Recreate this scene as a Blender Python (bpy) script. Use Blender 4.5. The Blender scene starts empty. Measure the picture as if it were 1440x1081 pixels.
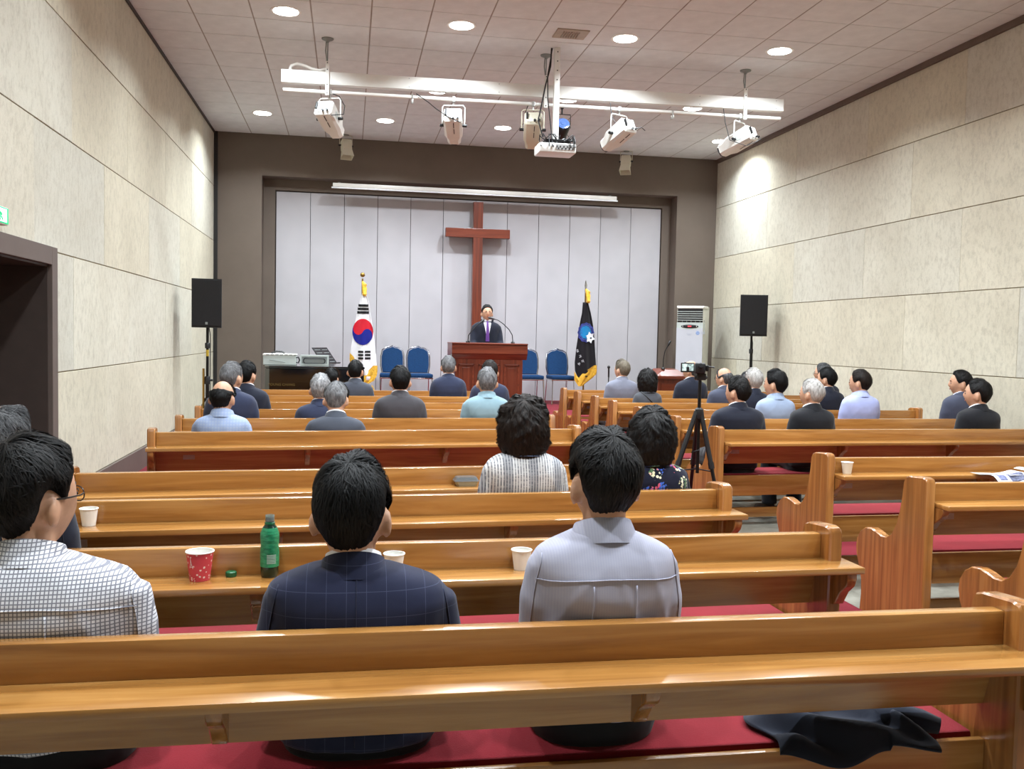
import bpy, bmesh, math, random
import numpy as np
from mathutils import Vector, Matrix, Euler
from mathutils.bvhtree import BVHTree

random.seed(7); RNG = np.random.default_rng(7)
scene = bpy.context.scene
COL = scene.collection
PI = math.pi

# ------------------------------------------------------------------ camera
YAW, PITCH, ROLL, FOC, HC = 0.176977, -0.051539, 0.020836, 1290.0, 1.476
def cam_axes():
    cy, sy, cp, sp = math.cos(YAW), math.sin(YAW), math.cos(PITCH), math.sin(PITCH)
    f = Vector((sy*cp, cy*cp, sp)); r = Vector((cy, -sy, 0)); u = r.cross(f)
    c, s = math.cos(ROLL), math.sin(ROLL)
    return c*r + s*u, -s*r + c*u, f
CR, CU, CF = cam_axes()
cam = bpy.data.cameras.new('camera'); camo = bpy.data.objects.new('camera', cam); COL.objects.link(camo)
cam.sensor_width = 36.0; cam.sensor_fit = 'HORIZONTAL'; cam.lens = FOC*36/1440
cam.clip_start = 0.05; cam.clip_end = 100
M = Matrix.Identity(4)
for i in range(3):
    M[i][0], M[i][1], M[i][2] = CR[i], CU[i], -CF[i]
M[2][3] = HC
camo.matrix_world = M
scene.camera = camo
def at(px, py, Y):                      # photo pixel -> point on the plane y = Y
    d = CF + CR*((px-720)/FOC) - CU*((py-540.5)/FOC)
    t = Y/d.y
    return Vector((0, 0, HC)) + d*t
def atz(px, py, Z):
    d = CF + CR*((px-720)/FOC) - CU*((py-540.5)/FOC)
    return Vector((0, 0, HC)) + d*((Z-HC)/d.z)

# ------------------------------------------------------------------ world, exposure
w = bpy.data.worlds.new('world'); scene.world = w; w.use_nodes = True
w.node_tree.nodes['Background'].inputs[0].default_value = (0.9, 0.95, 1, 1)
w.node_tree.nodes['Background'].inputs[1].default_value = 0.02
scene.view_settings.view_transform = 'Standard'; scene.view_settings.look = 'None'
scene.view_settings.gamma = 1.0; scene.view_settings.use_curve_mapping = False
scene.view_settings.exposure = 0.0
DOWNLIGHT_W = 63.0
STAGE_W = 45.0

# ------------------------------------------------------------------ materials
def lin(c):
    return tuple((v/255/12.92 if v/255 <= 0.04045 else ((v/255+0.055)/1.055)**2.4) for v in c) + (1.0,)
MATS = {}
class NT:
    def __init__(s, name):
        s.m = bpy.data.materials.new(name); s.m.use_nodes = True; s.t = s.m.node_tree
        s.b = s.t.nodes['Principled BSDF']
    def n(s, typ, **kw):
        nd = s.t.nodes.new(typ)
        for k, v in kw.items():
            setattr(nd, k, v)
        return nd
    def l(s, a, b): s.t.links.new(a, b)
    def math(s, op, a, b=None, clamp=False):
        nd = s.n('ShaderNodeMath', operation=op); nd.use_clamp = clamp
        for i, v in enumerate((a, b)):
            if v is None: continue
            if isinstance(v, (int, float)): nd.inputs[i].default_value = v
            else: s.l(v, nd.inputs[i])
        return nd.outputs[0]
    def coords(s, scale=(1, 1, 1), rnd=0.0, rot=(0, 0, 0)):
        tc = s.n('ShaderNodeTexCoord'); mp = s.n('ShaderNodeMapping')
        mp.inputs['Scale'].default_value = scale; mp.inputs['Rotation'].default_value = rot
        s.l(tc.outputs['Object'], mp.inputs[0])
        if rnd:
            oi = s.n('ShaderNodeObjectInfo'); cx = s.n('ShaderNodeCombineXYZ')
            v = s.math('MULTIPLY', oi.outputs['Random'], rnd)
            for i in range(3): s.l(v, cx.inputs[i])
            s.l(cx.outputs[0], mp.inputs['Location'])
        return mp.outputs[0]
    def noise(s, vec, scale, detail=4, rough=.6, dist=0.0):
        nd = s.n('ShaderNodeTexNoise'); s.l(vec, nd.inputs['Vector'])
        nd.inputs['Scale'].default_value = scale; nd.inputs['Detail'].default_value = detail
        nd.inputs['Roughness'].default_value = rough; nd.inputs['Distortion'].default_value = dist
        return nd.outputs['Fac']
    def ramp(s, fac, stops):
        nd = s.n('ShaderNodeValToRGB'); s.l(fac, nd.inputs[0]); e = nd.color_ramp.elements
        while len(e) < len(stops): e.new(0.5)
        for i, (p, c) in enumerate(stops):
            e[i].position = p; e[i].color = c if len(c) == 4 else lin(c)
        return nd.outputs[0]
    def mix(s, fac, a, b, mode='MIX'):
        nd = s.n('ShaderNodeMix', data_type='RGBA', blend_type=mode)
        for i, v in ((0, fac), (6, a), (7, b)):
            if isinstance(v, (int, float)): nd.inputs[i].default_value = v
            elif isinstance(v, tuple): nd.inputs[i].default_value = v if len(v) == 4 else lin(v)
            else: s.l(v, nd.inputs[i])
        return nd.outputs[2]
    def bump(s, h, strength=.2, dist=.01):
        nd = s.n('ShaderNodeBump'); s.l(h, nd.inputs['Height'])
        nd.inputs['Strength'].default_value = strength; nd.inputs['Distance'].default_value = dist
        s.l(nd.outputs[0], s.b.inputs['Normal'])
    def set(s, color=None, rough=.5, metal=0., spec=.5, coat=0., coatr=.1, trans=0., alpha=1.):
        if color is not None:
            if isinstance(color, tuple): s.b.inputs['Base Color'].default_value = color if len(color) == 4 else lin(color)
            else: s.l(color, s.b.inputs['Base Color'])
        s.b.inputs['Roughness'].default_value = rough; s.b.inputs['Metallic'].default_value = metal
        s.b.inputs['Specular IOR Level'].default_value = spec
        s.b.inputs['Coat Weight'].default_value = coat; s.b.inputs['Coat Roughness'].default_value = coatr
        s.b.inputs['Transmission Weight'].default_value = trans; s.b.inputs['Alpha'].default_value = alpha
        return s.m
def plain(name, c, rough=.5, metal=0., spec=.5, coat=0., var=.06, scale=6., trans=0., alpha=1.):
    if name in MATS: return MATS[name]
    k = NT(name)
    f = k.noise(k.coords(), scale, 4)
    L = lin(c)[:3]
    a = tuple(v*(1-var*2) for v in L)+(1,); b = tuple(min(1, v*(1+var*2)) for v in L)+(1,)
    col = k.ramp(f, [(.3, a), (.7, b)])
    MATS[name] = k.set(col, rough, metal, spec, coat, trans=trans, alpha=alpha)
    return MATS[name]
def emit(name, c, strength):
    if name in MATS: return MATS[name]
    k = NT(name); k.set(c, .5)
    k.b.inputs['Emission Color'].default_value = lin(c); k.b.inputs['Emission Strength'].default_value = strength
    MATS[name] = k.m; return k.m
def wood(name, dark, mid, light, axis, rough=.26, coat=.7):
    if name in MATS: return MATS[name]
    k = NT(name)
    sc = {'x': (.9, 14, 14), 'z': (14, 14, .9)}[axis]
    v = k.coords(sc, rnd=25.)
    f = k.noise(v, 1.6, 6, .55, .6)
    col = k.ramp(f, [(.28, dark), (.5, mid), (.72, light)])
    sc2 = {'x': (3, 120, 120), 'z': (120, 120, 3)}[axis]
    g = k.noise(k.coords(sc2, rnd=9.), 1.2, 3, .6)
    if axis == 'z':
        st2 = k.noise(k.coords((30, 30, .35), rnd=13.), 1.3, 3, .5)
        col = k.mix(k.math('MULTIPLY', k.ramp(st2, [(.42, (0, 0, 0)), (.62, (255, 255, 255))]), .5), col, tuple(int(v*.80) for v in dark))
    col = k.mix(k.math('MULTIPLY', g, .28), col, dark, 'MIX')
    k.bump(g, .04, .002)
    MATS[name] = k.set(col, rough, 0, .5, coat, .17); return k.m
WOOD_X = wood('varnished_wood', (136, 88, 38), (168, 117, 58), (192, 142, 80), 'x')
WOOD_Z = wood('varnished_wood_upright', (132, 82, 38), (164, 108, 54), (186, 132, 72), 'z')
CHERRY_X = wood('cherry_wood', (84, 34, 20), (112, 48, 28), (130, 60, 36), 'x', .35, .2)
CHERRY_Z = wood('cherry_wood_upright', (84, 34, 20), (112, 48, 28), (130, 60, 36), 'z', .35, .2)
def stone():
    k = NT('stone_slab')
    oi = k.n('ShaderNodeObjectInfo')
    v = k.coords((1, 1, 1), rnd=40.)
    big = k.noise(v, 1.3, 3, .5)
    fib = k.noise(k.coords((1, 1.5, .8), rnd=40., rot=(.6, 0, 0)), 13, 9, .78, .25)
    fine = k.noise(v, 70, 5, .7, .3)
    base = k.ramp(oi.outputs['Random'], [(0., (203, 196, 175)), (.45, (210, 204, 185)), (.7, (199, 197, 185)), (1., (212, 207, 190))])
    c = k.mix(k.math('MULTIPLY', k.ramp(big, [(.35, (0, 0, 0)), (.7, (255, 255, 255))]), .30), base, (160, 150, 130))
    c = k.mix(k.math('MULTIPLY', k.ramp(fib, [(.47, (0, 0, 0)), (.64, (255, 255, 255))]), .45), c, (150, 143, 128))
    c = k.mix(k.math('MULTIPLY', k.ramp(fine, [(.5, (0, 0, 0)), (.75, (255, 255, 255))]), .35), c, (222, 216, 200))
    k.bump(fib, .35, .006)
    return k.set(c, .75, 0, .3)
STONE = stone()
def carpet(name, c):
    k = NT(name); v = k.coords()
    a = k.noise(v, 3, 3); f = k.noise(v, 240, 3, .8)
    L = lin(c)[:3]
    col = k.ramp(a, [(.3, tuple(x*.82 for x in L)+(1,)), (.7, tuple(x*1.15 for x in L)+(1,))])
    col = k.mix(k.math('MULTIPLY', f, .35), col, tuple(x*.55 for x in L)+(1,))
    k.bump(f, .5, .004)
    k.b.inputs['Sheen Weight'].default_value = .1
    return k.set(col, .95, 0, .15)
CARPET = carpet('red_carpet', (112, 10, 30))
CUSHION = carpet('red_cushion_cloth', (122, 23, 34))
def floor_stone():
    k = NT('grey_floor_stone'); v = k.coords()
    f = k.noise(v, 7, 8, .7, 1.); 
    col = k.ramp(f, [(.3, (120, 118, 108)), (.7, (165, 163, 152))])
    return k.set(col, .35, 0, .5)
FLOORST = floor_stone()
TILE = plain('ceiling_tile_paint', (216, 218, 220), .9, var=.03, spec=.2)
GRID = plain('ceiling_grid', (158, 150, 144), .9, spec=.2)
TAUPE = plain('taupe_paint', (104, 93, 84), .75, var=.03, spec=.3, scale=2)
TAUPE2 = plain('taupe_frame_paint', (98, 86, 80), .55, var=.03, scale=3)
DARKBR = plain('dark_brown_trim', (52, 42, 36), .6)
def panel_mat():
    k = NT('stage_panel_fabric'); v = k.coords((1, 1, 1), rnd=3.)
    f = k.noise(v, 220, 2, .6); g = k.noise(v, 1.5, 2)
    col = k.ramp(g, [(.3, (172, 170, 175)), (.7, (181, 179, 184))]); k.bump(f, .12, .002)
    return k.set(col, .85, 0, .25)
PANEL = panel_mat()
WHITE = plain('white_metal', (224, 223, 218), .38, .0, var=.02)
ZINC = plain('galvanised_steel', (190, 192, 190), .35, .7, var=.05)
CHROME = plain('chrome', (205, 208, 212), .14, 1., var=.02)
BLACK = plain('black_plastic', (20, 20, 22), .45, var=.1)
BLACKM = plain('black_metal', (16, 16, 17), .35, .3, var=.1)
PIANO = plain('piano_black', (9, 9, 11), .08, coat=1., var=.05)
GOLD = plain('gold', (196, 158, 60), .3, .9)
BRASS = plain('brass', (160, 130, 70), .3, .9)
BLUEF = plain('blue_chair_fabric', (22, 54, 92), .9, spec=.2, var=.08, scale=60)
PAPER = plain('white_paper', (236, 234, 228), .7, var=.01)
CREAM = plain('cream_plastic', (206, 201, 182), .5, var=.02)
LGREY = plain('light_grey_plastic', (188, 196, 192), .45, var=.03)
MGREY = plain('grey_plastic', (132, 138, 136), .5, var=.05)
SKIN = {}
def skin(c):
    if c not in SKIN:
        k = NT('skin'); v = k.coords()
        f = k.noise(v, 25, 4); L = lin(c)[:3]
        col = k.ramp(f, [(.3, tuple(x*.86 for x in L)+(1,)), (.7, tuple(min(1, x*1.08) for x in L)+(1,))])
        k.b.inputs['Subsurface Weight'].default_value = .08
        k.b.inputs['Subsurface Radius'].default_value = (.01, .004, .002)
        SKIN[c] = k.set(col, .5, 0, .4)
    return SKIN[c]
def hairmat(name, c, c2=None):
    key = 'hair_'+name
    if key in MATS: return MATS[key]
    k = NT('hair_'+name); v = k.coords((1, 1, .35))
    f = k.noise(v, 60, 4, .7, .4); L = lin(c)[:3]; L2 = lin(c2 or tuple(min(255, x*1.5+6) for x in c))[:3]
    col = k.ramp(f, [(.35, L+(1,)), (.68, L2+(1,))])
    k.bump(f, .35, .004)
    MATS[key] = k.set(col, .58, 0, .22); return k.m
def cloth(name, c, kind='plain', rough=.85):
    key = 'cloth_'+name
    if key in MATS: return MATS[key]
    k = NT('cloth_'+name); v = k.coords(); L = lin(c)[:3]
    g = k.noise(v, 5, 3)
    col = k.ramp(g, [(.3, tuple(x*.88 for x in L)+(1,)), (.7, tuple(min(1, x*1.08) for x in L)+(1,))])
    weave = k.noise(v, 420, 2, .7)
    sep = k.n('ShaderNodeSeparateXYZ'); tc = k.n('ShaderNodeTexCoord'); k.l(tc.outputs['Object'], sep.inputs[0])
    def line(ch, per, wid):
        a = k.math('FRACT', k.math('DIVIDE', k.math('ADD', sep.outputs[ch], 10.), per))
        return k.math('LESS_THAN', a, wid/per)
    if kind == 'check':
        a = k.math('MAXIMUM', line(0, .0088, .0026), line(2, .0088, .0026))
        col = k.mix(k.math('MULTIPLY', a, .72), col, (42, 44, 72))
    elif kind == 'pane':
        a = k.math('MAXIMUM', line(0, .047, .0013), line(2, .056, .0013))
        col = k.mix(k.math('MULTIPLY', a, .16), col, (120, 128, 160))
    elif kind == 'finecheck':
        a = k.math('MAXIMUM', line(0, .020, .006), line(2, .020, .006))
        col = k.mix(k.math('MULTIPLY', a, .35), col, (120, 140, 190))
    elif kind == 'stripe':
        wv = k.noise(k.coords((1, .3, .12)), 150, 2, .6)
        band = k.noise(k.coords((1, .01, .01)), 14, 1, .5)
        brk = k.ramp(k.noise(k.coords((.2, .2, 1)), 160, 2), [(.40, (0, 0, 0)), (.55, (255, 255, 255))])
        a = k.math('MULTIPLY', line(0, .0125, .0055), k.math('ADD', k.math('MULTIPLY', brk, .55), .4))
        col = k.mix(k.math('MULTIPLY', line(0, .115, .040), .55), col, (112, 116, 126))
        col = k.mix(k.math('MULTIPLY', a, .85), col, (52, 58, 76))
    elif kind == 'vstripe':
        a = line(0, .0065, .002)
        col = k.mix(k.math('MULTIPLY', a, .22), col, (140, 140, 175))
    elif kind == 'floral':
        vo = k.n('ShaderNodeTexVoronoi'); vo.inputs['Scale'].default_value = 15.; k.l(v, vo.inputs['Vector'])
        pe = k.n('ShaderNodeTexVoronoi'); pe.inputs['Scale'].default_value = 70.; k.l(v, pe.inputs['Vector'])
        ds = k.noise(v, 60, 2)
        d = k.math('ADD', vo.outputs['Distance'], k.math('MULTIPLY', k.math('SUBTRACT', ds, .5), .7))
        sp = k.n('ShaderNodeSeparateColor'); k.l(vo.outputs['Color'], sp.inputs[0])
        sq = k.n('ShaderNodeSeparateColor'); k.l(pe.outputs['Color'], sq.inputs[0])
        mixv = k.math('ADD', k.math('MULTIPLY', sp.outputs[0], .65), k.math('MULTIPLY', sq.outputs[0], .35))
        fl = k.ramp(mixv, [(.0, (50, 84, 180)), (.34, (72, 112, 208)), (.38, (206, 78, 108)), (.52, (226, 130, 150)), (.56, (226, 214, 170)), (.72, (236, 228, 200)), (.76, (90, 120, 80)), (1., (70, 100, 90))])
        keep = k.math('GREATER_THAN', sp.outputs[1], .25)
        petal = k.math('LESS_THAN', pe.outputs['Distance'], .52)
        a = k.math('MULTIPLY', k.math('MULTIPLY', k.math('LESS_THAN', d, .44), keep), petal)
        col = k.mix(a, col, fl)
    elif kind == 'tweed':
        t = k.noise(v, 300, 3, .8)
        col = k.mix(k.math('MULTIPLY', t, .35), col, tuple(min(1, x*1.8+.012) for x in L)+(1,))
    k.bump(weave, .12, .0015)
    k.b.inputs['Sheen Weight'].default_value = .12
    MATS[key] = k.set(col, rough, 0, .2); return k.m

# ------------------------------------------------------------------ mesh helpers
def new_obj(name, me, mat=None, parent=None):
    o = bpy.data.objects.new(name, me); COL.objects.link(o)
    if mat is not None and hasattr(me, 'materials'):
        if len(me.materials) == 0: me.materials.append(mat)
        elif me.materials[0] != mat:
            o.material_slots[0].link = 'OBJECT'; o.material_slots[0].material = mat
    if parent is not None: o.parent = parent
    return o
class MB:
    def __init__(s): s.v = []; s.f = []
    def add(s, v, f):
        n = len(s.v); s.v.extend([tuple(map(float, p)) for p in v]); s.f.extend([tuple(i+n for i in q) for q in f]); return s
    def box(s, x0, x1, y0, y1, z0, z1, b=0.0, mat=None):
        if b <= 0:
            v = [(x, y, z) for x in (x0, x1) for y in (y0, y1) for z in (z0, z1)]
            f = [(0, 1, 3, 2), (4, 6, 7, 5), (0, 4, 5, 1), (2, 3, 7, 6), (0, 2, 6, 4), (1, 5, 7, 3)]
        else:
            bm = bmesh.new(); bmesh.ops.create_cube(bm, size=1)
            for q in bm.verts:
                q.co = Vector(((x0+x1)/2+q.co.x*(x1-x0), (y0+y1)/2+q.co.y*(y1-y0), (z0+z1)/2+q.co.z*(z1-z0)))
            bmesh.ops.bevel(bm, geom=bm.edges[:], offset=b, segments=2, profile=.6, affect='EDGES')
            bm.verts.index_update()
            v = [q.co[:] for q in bm.verts]; f = [tuple(q.index for q in p.verts) for p in bm.faces]; bm.free()
        if mat is not None: v = [tuple(mat @ Vector(p)) for p in v]
        return s.add(v, f)
    def loft(s, rings, cap=True):
        n = len(rings[0]); v = [tuple(p) for r in rings for p in r]; f = []
        for i in range(len(rings)-1):
            for j in range(n):
                k = (j+1) % n
                f.append((i*n+j, i*n+k, (i+1)*n+k, (i+1)*n+j))
        if cap:
            f.append(tuple(range(n))[::-1]); f.append(tuple((len(rings)-1)*n+j for j in range(n)))
        return s.add(v, f)
    def lathe(s, prof, c=(0, 0, 0), n=24, cap=True):
        return s.loft([[(c[0]+r*math.cos(2*PI*j/n), c[1]+r*math.sin(2*PI*j/n), c[2]+z) for j in range(n)] for r, z in prof], cap)
    def tube(s, pts, r, n=8, cap=True):
        pts = [Vector(p) for p in pts]; rr = r if isinstance(r, (list, tuple)) else [r]*len(pts)
        rings = []; ref = None
        for i, p in enumerate(pts):
            t = (pts[min(i+1, len(pts)-1)] - pts[max(i-1, 0)]).normalized()
            if ref is None:
                ref = t.orthogonal().normalized()
            else:
                ref = (ref - t*ref.dot(t)); ref = ref.normalized() if ref.length > 1e-6 else t.orthogonal().normalized()
            b = t.cross(ref)
            rings.append([p + (ref*math.cos(2*PI*j/n) + b*math.sin(2*PI*j/n))*rr[i] for j in range(n)])
        return s.loft(rings, cap)
    def prism(s, prof, axis, a, b, bev=0.):          # 2-D profile extruded along an axis
        def P(u, v, t):
            return {'x': (t, u, v), 'y': (u, t, v), 'z': (u, v, t)}[axis]
        if bev > 0:
            n = len(prof); cx = sum(p[0] for p in prof)/n
            q = []
            for i in range(n):
                p0, p1, p2 = Vector(prof[i-1]), Vector(prof[i]), Vector(prof[(i+1) % n])
                d = (p2-p0); nn = Vector((d.y, -d.x)); nn = nn.normalized() if nn.length else nn
                q.append(p1 - nn*bev)
            A = sum(prof[i-1][0]*prof[i][1]-prof[i][0]*prof[i-1][1] for i in range(n))
            if A < 0: q = [Vector(prof[i])*2-q[i] for i in range(n)]
            sgn = 1 if b > a else -1
            rings = [[P(u, v, a) for u, v in q], [P(u, v, a+sgn*bev) for u, v in prof], [P(u, v, b-sgn*bev) for u, v in prof], [P(u, v, b) for u, v in q]]
            return s.loft(rings)
        return s.loft([[P(u, v, a) for u, v in prof], [P(u, v, b) for u, v in prof]])
    def ball(s, c, r, n=12, m=8, mat=None):
        if not isinstance(r, (tuple, list)): r = (r, r, r)
        rings = []
        for i in range(m+1):
            e = -PI/2 + PI*i/m; e = max(min(e, PI/2-.02), -PI/2+.02)
            rings.append([(c[0]+r[0]*math.cos(e)*math.cos(2*PI*j/n), c[1]+r[1]*math.cos(e)*math.sin(2*PI*j/n), c[2]+r[2]*math.sin(e)) for j in range(n)])
        if mat is not None: rings = [[tuple(mat @ Vector(p)) for p in q] for q in rings]
        return s.loft(rings)
    def xf(s, mat):
        s.v = [tuple(mat @ Vector(p)) for p in s.v]; return s
    def mesh(s, name, smooth=None):
        me = bpy.data.meshes.new(name); me.from_pydata(s.v, [], s.f)
        bm = bmesh.new(); bm.from_mesh(me); bmesh.ops.recalc_face_normals(bm, faces=bm.faces); bm.to_mesh(me); bm.free()
        if smooth is not None:
            me.polygons.foreach_set('use_smooth', [True]*len(me.polygons))
            if smooth < PI: me.set_sharp_from_angle(angle=smooth)
        return me
    def obj(s, name, mat, parent=None, smooth=None):
        return new_obj(name, s.mesh(name, smooth), mat, parent)
def tag(o, label, cat, group=None, kind=None):
    if label: o['label'] = label
    if cat: o['category'] = cat
    if group: o['group'] = group
    if kind: o['kind'] = kind
    return o
def thing(name, label, cat, loc=(0, 0, 0), rz=0., group=None):
    o = bpy.data.objects.new(name, None); COL.objects.link(o); o.location = loc; o.rotation_euler = (0, 0, rz)
    o.empty_display_size = .1
    return tag(o, label, cat, group)
def struct(o, label=None):
    o['kind'] = 'structure'
    if label: o['label'] = label
    return o
def copy_tree(o, parent=None):
    c = o.copy(); COL.objects.link(c); c.parent = parent
    for ch in [q for q in KIDS.get(o.name, [])]: copy_tree(ch, c)
    return c
KIDS = {}
def index_kids(o):
    for q in bpy.data.objects:
        if q.parent is not None: KIDS.setdefault(q.parent.name, [])
    KIDS.clear()
    for q in bpy.data.objects:
        if q.parent is not None: KIDS.setdefault(q.parent.name, []).append(q)
SM = math.radians(40)

# ------------------------------------------------------------------ room shell
XL, XR, YB, YF, ZC = -2.145, 6.335, 15.39, -3.0, 4.65
fl = struct(MB().box(XL-.2, XR+.2, YF-.2, YB+.6, -.12, 0).obj('floor', FLOORST), 'grey stone floor of the chapel')
def carpet_piece(x0, x1, y0, y1, lab):
    return struct(MB().box(x0, x1, y0, y1, .001, .012, .004).obj('carpet_runner', CARPET), lab)
carpet_piece(1.80, 2.81, YF, 12.6, 'red carpet runner along the middle aisle')
carpet_piece(2.815, XR-.02, 5.46, 6.55, 'red carpet of the cross aisle between the right-hand pews')
carpet_piece(XL+.02, 1.795, 5.25, 6.4, 'red carpet of the cross aisle between the left-hand pews')
carpet_piece(XL+.02, -1.36, 6.405, 12.6, 'red carpet strip beside the left stone wall')
# walls: backing plus slabs
def stone_wall(name, x, sign, joints, ys, hole=None):
    """joints: z of the course joints; ys: per course list of y of the upright joints"""
    b = MB()
    xa, xb = (x-.25, x-.008) if sign > 0 else (x+.008, x+.25)
    if hole:
        y0, y1, zt = hole
        b.box(xa, xb, YF, y0, 0, ZC); b.box(xa, xb, y1, YB+.4, 0, ZC); b.box(xa, xb, y0, y1, zt, ZC)
    else: b.box(xa, xb, YF, YB+.4, 0, ZC)
    wall = struct(b.obj(name, plain('joint_mortar', (132, 120, 94), .9)))
    g = .0045
    for k in range(len(joints)-1):
        z0, z1 = joints[k]+g, joints[k+1]-g
        yy = [YF] + ys[k] + [YB]
        for i in range(len(yy)-1):
            segs = [(yy[i]+g*.35, yy[i+1]-g*.35, z0, z1)]
            if hole:
                out = []
                for (a, c, p, q) in segs:
                    if c <= hole[0] or a >= hole[1] or p >= hole[2]: out.append((a, c, p, q)); continue
                    if a < hole[0]: out.append((a, hole[0], p, q))
                    if c > hole[1]: out.append((hole[1], c, p, q))
                    if q > hole[2]: out.append((max(a, hole[0]), min(c, hole[1]), max(p, hole[2]), q))
                segs = out
            for (a, c, p, q) in segs:
                if c-a < .02 or q-p < .02: continue
                d = random.uniform(-.0015, .0015)
                s0, s1 = (x-.035, x+d) if sign > 0 else (x+.035, x+d)
                o = MB().box(min(s0, s1), max(s0, s1), a, c, p, q, .003).obj('stone_slab', STONE, wall)
    return wall
JZ = [.23, 1.14, 2.035, 2.92, 3.79, ZC]
def run(y): return sorted([v for k in range(-14, 5) for v in [y+1.85*k] if YF+.3 < v < YB-.1])
stone_wall('wall_right', XR, -1, [.0, .23, 1.185, 2.053, 2.927, 3.80, ZC],
           [[], run(12.47), run(13.40), run(12.45), run(13.36), run(12.475)])
stone_wall('wall_left', XL, 1, [.0]+JZ, [[], run(10.61), run(11.48), run(8.71), run(9.6), run(8.72)], hole=(5.2, 7.15, 1.93))
for nm, x0, x1 in (('baseboard_left', XL-.002, XL+.022), ('baseboard_right', XR-.022, XR+.002)):
    if nm == 'baseboard_left':
        b = MB().box(x0, x1, 7.27, YB, 0, .23, .004); b.box(x0, x1, YF, 5.08, 0, .23, .004)
    else: b = MB().box(x0, x1, YF, YB, 0, .2, .004)
    struct(b.obj(nm, TAUPE2))
struct(MB().box(XR-.035, XR+.0, YF, YB, ZC-.07, ZC, .006).obj('trim_1', plain('brown_cove', (98, 82, 72), .7)))
struct(MB().box(XL, XL+.02, YF, YB, ZC-.035, ZC, .004).obj('trim_2', DARKBR))
struct(MB().box(XL, XL+.06, YB-.02, YB+.05, 0, ZC, .004).obj('trim_3', plain('black_strip', (26, 24, 24), .6)))
# side doorway in the left wall
door = struct(MB().box(XL-1.0, XL-.9, 4.9, 7.6, 0, 2.3).obj('door_1', plain('door_recess_paint', (70, 58, 52), .6)), 'dark recessed doorway in the left stone wall')
j = MB(); j.box(XL-.05, XL+.03, 7.15, 7.275, 0, 2.06, .004); j.box(XL-.05, XL+.03, 5.08, 5.2, 0, 2.06, .004); j.box(XL-.05, XL+.03, 5.2, 7.15, 1.93, 2.06, .004)
j.obj('door_frame', TAUPE2, door)
j = MB(); j.box(XL-.9, XL-.0, 7.135, 7.2, 0, 1.99); j.box(XL-.9, XL-.0, 5.15, 5.215, 0, 1.99); j.box(XL-.9, XL-.0, 5.2, 7.15, 1.915, 1.99)
j.obj('door_lining', plain('door_lining_paint', (66, 55, 50), .55), door)
j = MB(); j.box(XL-.89, XL-.86, 5.3, 6.2, 0.01, 1.9, .006); j.box(XL-.89, XL-.86, 6.23, 7.11, 0.01, 1.9, .006)
j.obj('door_leaf', plain('door_leaf_paint', (76, 64, 58), .5), door)
# exit sign
es = thing('exit_sign', 'green and white emergency exit sign above the doorway', 'sign', (XL, 6.02, 2.08))
MB().box(.002, .055, -.19, .19, .02, .13, .008).obj('sign_housing', PAPER, es)
MB().box(.0551, .058, -.18, .18, .028, .124).obj('sign_face', emit('exit_green', (20, 170, 110), 1.2), es)
MB().box(.0582, .060, -.005, .150, .036, .116).obj('sign_pictogram_field', emit('exit_white', (225, 250, 240), 1.4), es)
b = MB(); b.ball((.0605, .03, .102), (.002, .009, .009), 10, 6); b.tube([(.0605, .03, .092), (.0605, .04, .07), (.0605, .025, .055), (.0605, .028, .04)], .006, 6)
b.tube([(.0605, .04, .07), (.0605, .058, .06), (.0605, .072, .048)], .005, 6); b.tube([(.0605, .033, .088), (.0605, .055, .085), (.0605, .062, .075)], .004, 6); b.tube([(.0605, .033, .088), (.0605, .018, .078)], .004, 6)
b.obj('running_figure', emit('exit_green', (20, 170, 110), 1.2), es)
MB().box(.0, .03, -.02, .02, -.02, .02).obj('sign_bracket', PAPER, es)

# rear wall behind the camera
struct(MB().box(XL-.2, XR+.2, YF-.2, YF, 0, ZC).obj('wall_rear', plain('rear_wall_paint', (190, 184, 170), .8)))
# stage wall with recess
RX0, RX1, RZ, RD = -1.401, 5.611, 3.99, .30
b = MB()
b.box(XL-.2, RX0, YB, YB+.35, 0, ZC); b.box(RX1, XR+.2, YB, YB+.35, 0, ZC); b.box(RX0, RX1, YB, YB+.35, RZ, ZC)
wb = struct(b.obj('wall_back', TAUPE), 'taupe stage wall around a wide recess')
b = MB(); PX0, PX1, PZ = -1.20, 5.43, 3.79
YP = YB+RD
b.box(RX0, PX0-.015, YP, YP+.05, 0, RZ); b.box(PX1+.015, RX1, YP, YP+.05, 0, RZ); b.box(PX0-.015, PX1+.015, YP, YP+.05, PZ+.02, RZ)
b.obj('recess_frame', TAUPE, wb)
MB().box(PX0-.05, PX1+.05, YP+.045, YP+.08, 0, PZ+.05).obj('recess_backing', DARKBR, wb)
pw = (PX1-PX0)/12
for i in range(12):
    MB().box(PX0+i*pw+.004, PX0+(i+1)*pw-.004, YP+.012, YP+.045, .3, PZ, .003).obj('stage_panel', PANEL, wb)
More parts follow.
